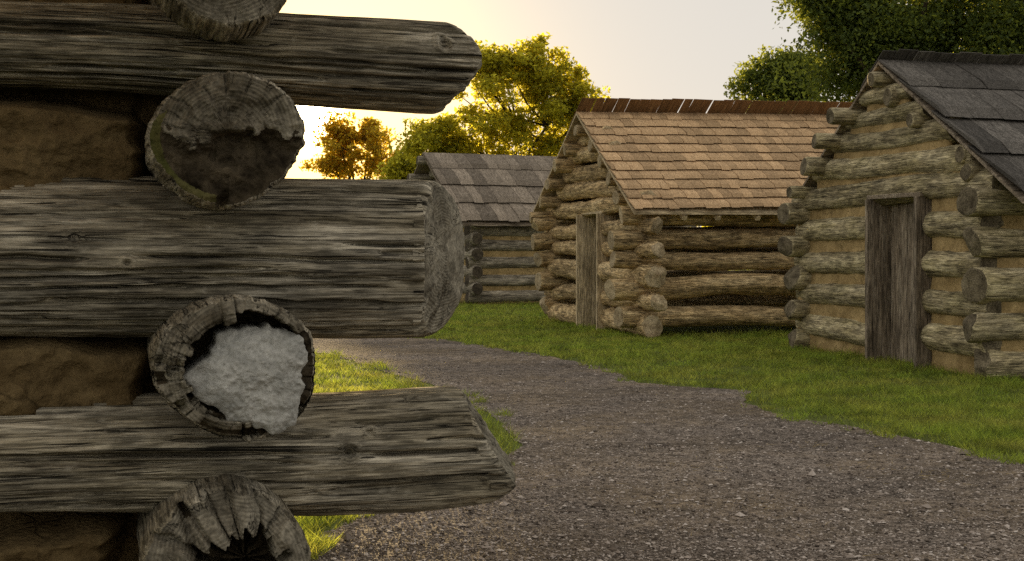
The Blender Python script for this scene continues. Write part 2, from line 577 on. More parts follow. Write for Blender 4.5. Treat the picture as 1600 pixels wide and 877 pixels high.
def path_sheet():
    from mathutils.geometry import delaunay_2d_cdt
    n = len(polyd)
    r = delaunay_2d_cdt([Vector((float(p[0]), float(p[1]))) for p in polyd], [(i, (i + 1) % n) for i in range(n)], [list(range(n))], 1, 1e-4)
    co = np.array([(v.x, v.y, 0.004) for v in r[0]])
    tri = []
    for f in r[2]:
        for k in range(1, len(f) - 1):
            tri.append((f[0], f[k], f[k + 1]))
    me = make_mesh('path', co, tris=np.array(tri), smooth=False, mats=[M['gravel']])
    o = link('path', me)
    o['kind'] = 'structure'
    o['label'] = 'grey brown gravel path winding between the huts'


path_sheet()


def view_sample(n, px0, px1, d0, d1, power=1.0):
    """ground points, denser near the camera"""
    u = rng.random(n)
    d = (d0 ** (1 - power) + u * (d1 ** (1 - power) - d0 ** (1 - power))) ** (1 / (1 - power)) if power != 1 else d0 * (d1 / d0) ** u
    px = rng.uniform(px0, px1, n)
    return np.stack([(px - 800) / FPX * d, d], -1), d


HUT_BOXES = []          # filled before the grass is sown: (O, g, r, W, L)


def sow_grass():
    P, D = [], []
    for n, a, b, d0, d1 in ((260000, 380, 1750, 4.6, 14.0), (260000, 380, 1750, 14.0, 32.0), (60000, 380, 1750, 32.0, 70.0)):
        p, d = view_sample(n, a, b, d0, d1, 1.35)
        P.append(p)
        D.append(d)
    P = np.concatenate(P)
    D = np.concatenate(D)
    wob = np.stack([fbm(V3(P[:, 0] * 7, P[:, 1] * 7, 3.0), 3), fbm(V3(P[:, 0] * 7, P[:, 1] * 7, 13.0), 3)], -1) * 0.10
    q = P + wob
    ok = ~inside(q, polyd)
    # the verge thins out into the gravel
    for off in (0.10, 0.22):
        edge = inside(q + np.array([0.0, -off]), polyd) | inside(q + np.array([-off, 0.0]), polyd) | inside(q + np.array([off, 0.0]), polyd)
        ok &= ~(edge & (rng.random(len(P)) < 0.45))
    # thin out right at the verge and leave worn patches
    wear = fbm(V3(P[:, 0] * 1.7, P[:, 1] * 1.7, 5.0), 3)
    ok &= ~((wear < -0.42) & (rng.random(len(P)) < 0.6))
    for O, g, r, W, L in HUT_BOXES:
        rel = P - np.array(O)
        s = rel @ np.array(g)
        t = rel @ np.array(r)
        ok &= ~((s > -0.05) & (s < W) & (t > -0.05) & (t < L))
    # a few tufts that have crept into the gravel
    tuft = fbm(V3(P[:, 0] * 5, P[:, 1] * 5, 21.0), 2)
    near = inside(P + 0.12, polyd) ^ inside(P - 0.12, polyd)
    ok |= near & (tuft > 0.35)
    keep = np.nonzero(ok)[0]
    P, D = P[keep], D[keep]
    n = len(P)
    hgt = rng.uniform(0.025, 0.06, n) * (1 + 0.8 * fbm(V3(P[:, 0] * 2.3, P[:, 1] * 2.3, 8.0), 4))
    tall = rng.random(n) < 0.006
    hgt[tall] *= rng.uniform(1.8, 3.0, tall.sum())
    # longer, unmown grass along the foot of the walls
    for O, g, r, W, L in HUT_BOXES:
        rel = P - np.array(O)
        s = rel @ np.array(g)
        t = rel @ np.array(r)
        e = np.maximum(np.maximum(-s, s - W), np.maximum(-t, t - L))
        hgt *= 1 + 0.9 * np.exp(-np.maximum(e, 0) / 0.18)
    wid = np.maximum(0.0022, D * 0.00026) * rng.uniform(0.7, 1.5, n)
    an = rng.uniform(0, 2 * np.pi, n)
    dx, dy = np.cos(an), np.sin(an)
    la = rng.uniform(0, 2 * np.pi, n)
    le = hgt * rng.uniform(0.3, 1.5, n)
    z0 = np.zeros(n)
    v0 = np.stack([P[:, 0] - dx * wid, P[:, 1] - dy * wid, z0], -1)
    v1 = np.stack([P[:, 0] + dx * wid, P[:, 1] + dy * wid, z0], -1)
    v2 = np.stack([P[:, 0] + np.cos(la) * le, P[:, 1] + np.sin(la) * le, hgt], -1)
    verts = np.stack([v0, v1, v2], 1).reshape(-1, 3)
    tris = np.arange(n * 3).reshape(-1, 3)
    me = make_mesh('grass', verts, tris=tris, smooth=False, mats=[M['grass']])
    o = link('grass', me)
    o['kind'] = 'stuff'
    o['label'] = 'short green grass around the huts and along the path'
    o['category'] = 'grass'


def sow_stones():
    p, d = view_sample(78000, 350, 1750, 4.5, 15.0, 1.9)
    ok = inside(p, polyd)
    p, d = p[ok], d[ok]
    n = len(p)
    base = np.array([(1, 0, 0), (-1, 0, 0), (0, 1, 0), (0, -1, 0), (0, 0, 1), (0, 0, -0.6)], float)
    F = np.array([(0, 2, 4), (2, 1, 4), (1, 3, 4), (3, 0, 4), (2, 0, 5), (1, 2, 5), (3, 1, 5), (0, 3, 5)])
    sz = 0.0038 * np.exp(rng.normal(0, 0.42, n))
    sz = np.clip(sz, 0.002, 0.013)
    lg = rng.random(n) < 0.006
    sz[lg] *= rng.uniform(1.8, 3.2, lg.sum())
    an = rng.uniform(0, 6.28, n)
    sh = rng.uniform(0.6, 1.5, (n, 1, 3)) * np.array([1.3, 1.0, 0.62])
    v = base[None] * sh * rng.uniform(0.75, 1.25, (n, 6, 3))
    v += rng.normal(0, 0.12, (n, 6, 3))
    ca, sa = np.cos(an)[:, None], np.sin(an)[:, None]
    x = v[..., 0] * ca - v[..., 1] * sa
    y = v[..., 0] * sa + v[..., 1] * ca
    z = v[..., 2]
    v = np.stack([x, y, z], -1) * sz[:, None, None]
    v[..., 0] += p[:, :1]
    v[..., 1] += p[:, 1:2]
    v[..., 2] += 0.004 + sz[:, None] * 0.3
    tris = (F[None] + (np.arange(n) * 6)[:, None, None]).reshape(-1, 3)
    me = make_mesh('gravel', v.reshape(-1, 3), tris=tris, smooth=False, mats=[M['stone']])
    o = link('gravel', me)
    o['kind'] = 'stuff'
    o['label'] = 'loose grey brown pebbles strewn over the gravel path'
    # bits of straw
    n = 260
    p, d = view_sample(n, 700, 1700, 5.0, 11.0, 1.5)
    cl = np.array([gpt(1080, 732), gpt(1270, 700), gpt(1450, 745), gpt(1180, 640), gpt(1360, 735)])
    k = n // 2
    p[:k] = cl[rng.integers(0, len(cl), k)] + rng.normal(0, 0.10, (k, 2))
    an = rng.uniform(0, 6.28, n)
    ln = rng.uniform(0.03, 0.12, n)
    d0 = np.stack([np.cos(an), np.sin(an)], -1)
    nn = np.stack([-np.sin(an), np.cos(an)], -1) * 0.0016
    z = rng.uniform(0.008, 0.016, (n, 1))
    V = np.stack([np.concatenate([p - nn, z], 1), np.concatenate([p + nn, z + 0.001], 1), np.concatenate([p + d0 * ln[:, None], z + 0.006], 1)], 1).reshape(-1, 3)
    me = make_mesh('straw', V, tris=np.arange(n * 3).reshape(-1, 3), smooth=False, mats=[M['straw']])
    o = link('straw', me)
    o['kind'] = 'stuff'
    o['label'] = 'dry yellow straw bits scattered on the gravel'


sow_stones()


# ------------------------------------------------------------------ logs
def log_arrays(L, xs, th, R, cy, cz, xend=None, xstart=None, bev=0.02, rings=8, seed=0.0, zone=0.15, end_noise=0.006, end_fine=0.0):
    """R is (nx, nth); returns verts, quads, tris, qmat, tmat; far end at x = L"""
    nx, nt = len(xs), len(th)
    X = np.repeat(xs[:, None], nt, 1)
    bz = np.clip((X - (L - bev)) / bev, 0, 1)
    R = R * (1 - 0.35 * (bev / R) * bz ** 2)
    bz0 = np.clip((bev - X) / bev, 0, 1)
    R = R * (1 - 0.35 * (bev / R) * bz0 ** 2)
    C, S = np.cos(th)[None], np.sin(th)[None]
    Y, Z = R * C, R * S
    if xend is not None:
        X = X + (xend(Y, Z) - L) * sstep((X - (L - zone)) / zone)
    if xstart is not None:
        X = X + xstart(Y, Z) * sstep((zone - X) / zone)
    side = V3(X, Y + cy[:, None], Z + cz[:, None]).reshape(-1, 3)
    quads = [grid_quads(nx, nt, 0, True)]
    qm = [np.zeros(len(quads[0]), int)]
    verts = [side]
    tris = []
    base = len(side)
    for end in (1, 0):
        row = nx - 1 if end else 0
        rr = np.linspace(1, 0, rings + 1)[1:-1]
        Yc, Zc = rr[:, None] * Y[row][None], rr[:, None] * Z[row][None]
        if end:
            Xc = xend(Yc, Zc) if xend is not None else np.full_like(Yc, L)
        else:
            Xc = xstart(Yc, Zc) if xstart is not None else np.zeros_like(Yc)
        edge = X[row][None] - Xc * 0
        w = (rr[:, None]) ** 6
        Xc = Xc * (1 - w) + edge * w
        nz = end_noise * fbm(V3(Yc * 22, Zc * 22, seed + 5.0 * end), 3)
        if end_fine:
            nz = nz + end_fine * fbm(V3(Yc * 110, Zc * 110, seed + 31.0), 2)
        Xc = Xc + nz * (1 - w)
        ring = V3(Xc, Yc + cy[row], Zc + cz[row]).reshape(-1, 3)
        cx = np.mean(Xc[-1])
        verts += [ring, np.array([[cx, cy[row], cz[row]]])]
        j = np.arange(nt)
        jn = (j + 1) % nt
        a = row * nt + j
        b = row * nt + jn
        c = base + jn
        d = base + j
        q = np.stack([a, b, c, d] if end else [a, d, c, b], -1)
        q2 = grid_quads(rings - 1, nt, base, True)
        if not end:
            q2 = q2[:, ::-1]
        qq = np.concatenate([q, q2])
        quads.append(qq)
        qm.append(np.ones(len(qq), int))
        last = base + (rings - 2) * nt
        ctr = base + (rings - 1) * nt
        t = np.stack([last + j, last + jn, np.full(nt, ctr)], -1)
        tris.append(t if end else t[:, ::-1])
        base = ctr + 1
    verts = np.concatenate(verts)
    quads = np.concatenate(quads)
    tris = np.concatenate(tris)
    return verts, quads, tris, np.concatenate(qm), np.ones(len(tris), int)


def simple_log(name, L, r0, r1, seed, mats, nx=26, nt=22, lump=0.10, bend=0.02, bumps=0.0, end_style='saw', start_style='saw', flat=0.0):
    """a medium detail log lying along local X"""
    rs = random.Random(seed)
    b = 0.03
    xs = np.concatenate([[0, b * 0.4, b], np.linspace(0, L, nx)[1:-1], [L - b, L - b * 0.4, L]])
    xs = np.unique(np.clip(xs, 0, L))
    th = np.linspace(0, 2 * np.pi, nt, endpoint=False)
    u = xs / L
    rb = r0 + (r1 - r0) * u
    C, S = np.cos(th)[None], np.sin(th)[None]
    P = V3(xs[:, None] * 1.6 + seed * 3.7, C * 1.1 + 7, S * 1.1)
    P2 = V3(xs[:, None] * 5.0 + seed * 1.3, C * 3.2 + 3, S * 3.2)
    P3 = V3(xs[:, None] * 0.9 + seed * 2.1, C * 5.5, S * 5.5 + 11)
    R = rb[:, None] * (1 + lump * fbm(P, 2) + lump * 0.35 * vnoise(P3))
    if bumps:
        R = R + bumps * fbm(P2 * 1.7, 3)
    if flat:
        R = R * (1 - flat * np.abs(C) ** 4)
    ph = rs.uniform(0, 6.28)
    cy = bend * vnoise(V3(xs * 0.8 + seed, 0.5, ph))
    cz = bend * vnoise(V3(xs * 0.8 + seed, 4.5, ph))

    def style(kind, sgn):
        if kind == 'saw':
            k1, k2 = rs.uniform(-0.18, 0.18), rs.uniform(-0.18, 0.18)
            return lambda y, z: sgn * (k1 * y + k2 * z)
        if kind == 'hewn':
            ks = [(rs.uniform(0, 6.28), rs.uniform(0.25, 0.9), rs.uniform(0.0, 0.05)) for _ in range(3)]
            def f(y, z):
                v = 0.0 * y
                for a, k, c in ks:
                    v = np.minimum(v, -k * (math.cos(a) * y + math.sin(a) * z) + c - 0.02)
                return sgn * v
            return f
        if kind == 'point':
            k = rs.uniform(0.7, 1.2)
            o = rs.uniform(-0.03, 0.03)
            k3 = rs.uniform(-0.3, 0.3)
            return lambda y, z: sgn * (-k * np.maximum(np.abs(z - o) - 0.015, 0) + k3 * y)
        k1, k2 = kind
        return lambda y, z: sgn * (k1 * y + k2 * z)
    fe, fs = style(end_style, 1), style(start_style, -1)
    v, q, t, qm, tm = log_arrays(L, xs, th, R, cy, cz, xend=lambda y, z: L + fe(y, z), xstart=fs, bev=b, rings=6, seed=seed, zone=min(0.22, L * 0.4), end_noise=0.012)
    return make_mesh(name, v, q, t, qm, tm, True, mats)


def put_log(parent, p0, p1, r0, r1, mats, name='log', **kw):
    p0, p1 = Vector(p0), Vector(p1)
    L = (p1 - p0).length
    seed = put_log.k
    put_log.k += 1
    me = simple_log(name, L, r0, r1, seed * 1.37, mats, **kw)
    return link(name, me, parent, axis_matrix(p0, p1 - p0))


put_log.k = 1


def box_mesh(name, x0, x1, y0, y1, z0, z1, mat, bev=0.004, jit=0.0):
    """bevelled box; grain along x"""
    import bmesh
    bm = bmesh.new()
    bmesh.ops.create_cube(bm, size=1.0)
    for v in bm.verts:
        v.co = Vector(((x0 + x1) / 2 + v.co.x * (x1 - x0), (y0 + y1) / 2 + v.co.y * (y1 - y0), (z0 + z1) / 2 + v.co.z * (z1 - z0)))
        if jit:
            v.co += Vector((random.uniform(-jit, jit), random.uniform(-jit, jit) * 0.5, random.uniform(-jit, jit) * 0.3))
    if bev:
        bmesh.ops.bevel(bm, geom=bm.edges[:], offset=bev, segments=1, affect='EDGES')
    me = bpy.data.meshes.new(name)
    bm.to_mesh(me)
    bm.free()
    me.materials.append(mat)
    return me


def lumpy_panel(name, L, H, mat, seed, y_front=-0.05, amp=0.022, nx=None, nz=None, thick=0.10, slope=0.0, edge=0.03):
    """clay filling: local X along the wall, Z up, front towards -Y"""
    nx = nx or max(8, int(L / 0.035))
    nz = nz or max(6, int(H / 0.028))
    X, Z = np.meshgrid(np.linspace(0, L, nx), np.linspace(0, H, nz))
    y = y_front + amp * fbm(V3(X * 6 + seed, Z * 8, seed * 0.7), 4)
    y = y + slope * (Z / H)
    ex = np.minimum(X, L - X) / edge
    y = y + 0.03 * (1 - sstep(ex))
    front = V3(X, y, Z).reshape(-1, 3)
    back = V3(X, y_front + thick, Z).reshape(-1, 3)
    n = len(front)
    q = grid_quads(nz, nx)
    border = list(range(nx)) + [i * nx + nx - 1 for i in range(1, nz)] + [(nz - 1) * nx + i for i in range(nx - 2, -1, -1)] + [i * nx for i in range(nz - 2, 0, -1)]
    bd = np.array(border)
    bn = np.roll(bd, -1)
    qs = np.stack([bd, bd + n, bn + n, bn], -1)
    return make_mesh(name, np.concatenate([front, back]), np.concatenate([q, q[:, ::-1] + n, qs]), mats=[mat])


# ------------------------------------------------------------------ huts with gable, door and shingle roof
def shingle_mesh(name, l, w, t, mat, seed):
    """unit shingle: X down the slope (0..l), Y across (0..w), Z thickness; butt end thicker and a little uneven"""
    rs = random.Random(seed)
    j = lambda a: rs.uniform(-a, a)
    v = [(0, 0, 0), (0, w, 0), (l + j(0.012), w + j(0.004), 0), (l + j(0.012), 0 + j(0.004), 0),
         (0, 0, t * 0.35), (0, w, t * 0.35), (l + j(0.012), w + j(0.004), t), (l + j(0.012), j(0.004), t)]
    v[6] = (v[2][0] - t * 0.2, v[2][1], t + j(t * 0.12))
    v[7] = (v[3][0] - t * 0.2, v[3][1], t + j(t * 0.12))
    q = [(0, 1, 2, 3)[::-1], (4, 5, 6, 7)[::-1], (3, 2, 6, 7), (0, 3, 7, 4), (2, 1, 5, 6), (1, 0, 4, 5)]
    q[1] = (4, 7, 6, 5)
    q[0] = (0, 1, 2, 3)
    return make_mesh(name, v, quads=q, smooth=False, mats=[mat])


class Hut:
    def __init__(self, name, Opx, Odrop, a, W, L, label, cat='hut'):
        d = FPX * EYE / Odrop
        self.O = ((Opx - 800) / FPX * d, d)
        a = rad(a)
        self.g = (-math.sin(a), math.cos(a))
        self.r = (math.cos(a), math.sin(a))
        self.W, self.L = W, L
        # local frame: X along the ridge, Y along the gable, Z up
        m = Matrix(((self.r[0], self.g[0], 0, self.O[0]), (self.r[1], self.g[1], 0, self.O[1]), (0, 0, 1, 0), (0, 0, 0, 1)))
        self.root = empty(name, m, label, cat, 'log huts along the gravel path')
        HUT_BOXES.append((self.O, self.g, self.r, W, L))


def slope_matrix(top, down, across):
    """X down the slope, Y across, Z out of the roof"""
    X = Vector(down).normalized()
    Y = Vector(across).normalized()
    Z = X.cross(Y)
    m = Matrix((X, Y, Z)).transposed().to_4x4()
    m.translation = Vector(top)
    return m


def roof(h, s_front, z_front, s_back, z_back, s_ridge, z_ridge, t0, t1, courses, wmin, wmax, thick, mat, seed, deck_mat, rise=0.0, lift=0.0, name='shingle', skew=0.0):
    """deck for both slopes, shingles one by one on the slope in view. rise: ridge higher at the far end"""
    rs = random.Random(seed)
    th = 0.03
    R0, R1 = (t0, s_ridge, z_ridge), (t1, s_ridge, z_ridge + rise)
    F0, F1 = (t0, s_front, z_front), (t1, s_front, z_front + rise * 0.2)
    B0, B1 = (t0, s_back, z_back), (t1, s_back, z_back)
    top = [R0, R1, F0, F1, B0, B1]
    bot = [(x, y, z - th - 0.01) for x, y, z in top]
    v = [(x, y, z - 0.006) for x, y, z in top] + bot
    q = [(0, 2, 3, 1), (0, 1, 5, 4), (6, 7, 9, 8), (6, 10, 11, 7), (2, 8, 9, 3), (4, 5, 11, 10), (0, 6, 8, 2), (0, 4, 10, 6), (1, 3, 9, 7), (1, 7, 11, 5)]
    deck = link('roof', make_mesh('roof', v, quads=q, smooth=False, mats=[deck_mat]), h.root)
    r0 = Vector(R0)
    across = (Vector(R1) - r0)
    down = Vector(F0) - r0
    Ls = down.length
    Lr = across.length
    M0 = slope_matrix(R0, down, across)
    if M0.to_3x3().determinant() < 0 or (M0.to_3x3() @ Vector((0, 0, 1))).z < 0:
        raise RuntimeError('roof frame')
    exp = Ls / courses
    length = exp * 1.35
    var = [shingle_mesh(name, 1.0, 1.0, 1.0, mat, seed + i) for i in range(8)]
    for c in range(courses):
        x1 = (c + 1) * exp + rs.uniform(-0.004, 0.004)
        x0 = max(0.0, x1 - length)
        y = rs.uniform(-wmax * 0.5, 0)
        while y < Lr - 0.02:
            w = rs.uniform(wmin, wmax)
            ya, yb = max(y, 0.0), min(y + w, Lr)
            y += w
            if yb - ya < 0.03:
                continue
            me = var[rs.randrange(8)]
            xl = x1 - x0 + rs.uniform(-0.016, 0.016) * (thick / 0.012) ** 0.5
            S = Matrix.Diagonal((xl, yb - ya - rs.uniform(0.003, 0.009), thick * rs.uniform(0.8, 1.25), 1))
            tilt = thick * 1.0 / length
            m = M0 @ Matrix.Translation((x0, ya, 0.002)) @ Matrix.Rotation(-tilt * 1.9 + rs.uniform(-0.002, 0.002), 4, 'Y') @ Matrix.Rotation(rs.uniform(-1, 1) * 0.004 + skew, 4, 'Z') @ S
            link(name, me, deck, m)
    return deck, M0, Ls, Lr


def plank(parent, name, p0, p1, wid, thk, widdir, mat, bev=0.004, jit=0.003):
    """board from p0 to p1 with its width along widdir (centred on the line)"""
    X = (Vector(p1) - Vector(p0))
    L = X.length
    X.normalize()
    Y = Vector(widdir).normalized()
    Z = X.cross(Y)
    m = Matrix((X, Y, Z)).transposed().to_4x4()
    m.translation = Vector(p0)
    me = box_mesh(name, 0, L, -wid / 2, wid / 2, -thk / 2, thk / 2, mat, bev, jit)
    return link(name, me, parent, m)


# ---- right hut: clay-filled, closed plank door, dark shakes
def right_hut():
    h = Hut('log_hut', 1555, 212, 15, 3.6, 4.9, 'log hut at right with clay filled joints, plank door and dark grey shake roof')
    W, R = h.W, h.root
    mats = [M['right'], M['right_end']]
    gz = [0.33, 0.69, 1.06, 1.44, 1.79]
    ez = [0.12, 0.49, 0.88, 1.27, 1.66]
    sn, sf = 1.0, 1.98
    rs = random.Random(3)
    for i, z in enumerate(gz):
        r = [0.15, 0.14, 0.145, 0.145, 0.14][i]
        nearp = [0.05, 0.08, 0.04, 0.08, 0.12][i]
        if i < 4:
            put_log(R, (0, W + 0.12, z - 0.03), (0, sf + 0.0, z + [-0.07, 0, 0.0, 0.0][i]), r * 0.95, r, mats, end_style='saw', lump=0.08, bend=0.02, bumps=0.006)
            put_log(R, (0, -nearp, z), (0, sn, z + rs.uniform(-0.02, 0.03)), r, r * 0.98, mats, start_style='hewn', end_style='saw', lump=0.09, bend=0.02, bumps=0.006)
        else:
            put_log(R, (0, W + 0.15, z - 0.02), (0, -nearp, z + 0.03), r, r * 1.05, mats, lump=0.14, bend=0.04, bumps=0.008, nx=40)
    # upper gable courses
    for z, s0, s1, r in ((2.10, 0.18, 3.35, 0.13), (2.40, 0.62, 2.95, 0.125), (2.64, 1.0, 2.6, 0.105), (2.86, 1.32, 2.25, 0.10)):
        put_log(R, (0, s1, z), (0, s0, z), r, r * 1.04, mats, lump=0.14, bend=0.03, bumps=0.008)
    # long wall logs (front and back); their ends show at the corners
    for i, z in enumerate(ez):
        pr = [0.24, 0.33, 0.22, 0.29, 0.30][i]
        r = [0.155, 0.135, 0.165, 0.140, 0.145][i]
        put_log(R, (-pr, 0, z), (h.L + 0.2, 0, z), r, r * 0.9, mats, start_style=['hewn', 'hewn', 'saw', 'hewn', 'saw'][i], lump=0.18, nx=44, nt=28, bumps=0.006)
        pb = [0.27, 0.34, 0.28, 0.36, 0.35][i]
        put_log(R, (-pb, W, z - 0.03), (h.L, W, z), r * 0.92, r * 0.9, mats, start_style=['hewn', 'hewn', 'hewn', 'hewn', 'saw'][i], nx=40, nt=24, bumps=0.006)
    # purlins and ridge pole poking out under the verge
    for s, z, r, pr in ((3.48, 1.93, 0.075, 0.33), (3.06, 2.20, 0.105, 0.36), (2.74, 2.47, 0.09, 0.40), (2.42, 2.72, 0.095, 0.38), (1.80, 3.06, 0.085, 0.24), (1.62, 2.86, 0.105, 0.16), (1.12, 2.56, 0.075, 0.20), (0.36, 2.17, 0.09, 0.14), (0.22, 1.98, 0.085, 0.16)):
        z -= 0.05
        put_log(R, (-pr, s, z), (1.6, s, z), r, r, mats, name='purlin', start_style='saw', nx=14, nt=18)
    # clay between the gable logs, both sides of the door
    zz = [-0.02] + gz
    k = 50
    for i in range(5):
        za, zb = zz[i], zz[i + 1]
        for s0, s1 in ((W - 0.05, sf + 0.02), (sn - 0.02, 0.03)):
            me = lumpy_panel('chinking', s0 - s1, zb - za, M['clay'], k, y_front=-0.075, amp=0.02, slope=0.03)
            k += 1
            # local X runs from s0 towards s1 (towards the viewer), front faces -X of the hut
            m = Matrix(((0, 1, 0, 0), (-1, 0, 0, s0), (0, 0, 1, za), (0, 0, 0, 1)))
            link('chinking', me, R, m)
    for za, zb, s0, s1 in ((1.79, 2.10, 3.35, 0.25), (2.10, 2.40, 2.95, 0.68), (2.40, 2.64, 2.55, 1.05), (2.64, 2.86, 2.2, 1.4)):
        me = lumpy_panel('chinking', s0 - s1, zb - za, M['clay'], k, y_front=-0.075, amp=0.02, slope=0.03)
        k += 1
        link('chinking', me, R, Matrix(((0, 1, 0, 0), (-1, 0, 0, s0), (0, 0, 1, za), (0, 0, 0, 1))))
    # clay on the near long wall and blocks between the log ends of the far corner
    zz = [-0.05] + ez
    for i in range(5):
        me = lumpy_panel('chinking', h.L, zz[i + 1] - zz[i], M['clay'], k, y_front=-0.06, amp=0.02)
        k += 1
        link('chinking', me, R, Matrix.Translation((0, 0, zz[i])))
        me = lumpy_panel('chinking', 1.0, zz[i + 1] - zz[i], M['clay'], k, y_front=-0.045, amp=0.015, thick=0.09)
        k += 1
        link('chinking', me, R, Matrix.Translation((-0.13, W, zz[i])))
    # door: boards set back between deep jambs
    fr = link('door_frame', box_mesh('door_frame', -0.17, 0.12, sn - 0.02, sf + 0.02, 1.74, 1.785, M['board_old'], 0.004), R)
    plank(fr, 'jamb', (-0.035, sf - 0.02, -0.02), (-0.035, sf - 0.02, 1.74), 0.33, 0.05, (1, 0, 0), M['board_old'])
    plank(fr, 'jamb', (-0.035, sn + 0.02, -0.02), (-0.035, sn + 0.02, 1.74), 0.33, 0.05, (1, 0, 0), M['board_old'])
    dr = link('door', box_mesh('door', 0.105, 0.13, sn + 0.06, sf - 0.06, 1.3, 1.42, M['board_old'], 0.004), R)
    ys = [sn + 0.05, sn + 0.30, sn + 0.60, sf - 0.05]
    for i in range(3):
        plank(dr, 'plank', (0.09, (ys[i] + ys[i + 1]) / 2, 0.01), (0.09 + 0.006 * i, (ys[i] + ys[i + 1]) / 2, 1.73), ys[i + 1] - ys[i] - 0.008, 0.028, (0, 1, 0), M['board_old'])
    # roof
    roof(h, -0.60, 1.66, W + 0.22, 1.72, 1.80, 3.22, -0.15, h.L + 0.2, 4, 0.20, 0.42, 0.035, M['shake'], 17, M['board_old'], name='shake')
    # comb: back-slope shakes standing proud of the ridge
    deck = [c for c in R.children if c.name.startswith('roof')][-1]
    sr, zr = 1.80, 3.22
    back = Vector((0, (W + 0.22) - sr, 1.72 - zr)).normalized()
    rc = random.Random(91)
    var = [shingle_mesh('ridge_shake', 1.0, 1.0, 1.0, M['shake'], 500 + i) for i in range(4)]
    t = -0.15
    while t < h.L + 0.1:
        w = rc.uniform(0.16, 0.34)
        tip = Vector((t + w, sr, zr)) - back * (0.13 + rc.uniform(-0.025, 0.025)) + Vector((0, 0, 0.015 + rc.uniform(0, 0.015)))
        X, Y = back, Vector((-1, 0, 0))
        Z = X.cross(Y)
        if Z.z < 0:
            Y = -Y
            Z = X.cross(Y)
            tip = tip - Vector((w, 0, 0))
        m = Matrix((X, Y, Z)).transposed().to_4x4()
        m.translation = tip
        link('ridge_shake', var[rc.randrange(4)], deck, m @ Matrix.Rotation(rc.uniform(-0.03, 0.03), 4, 'Z') @ Matrix.Diagonal((0.6, w - 0.008, 0.024, 1)))
        t += w
    return h


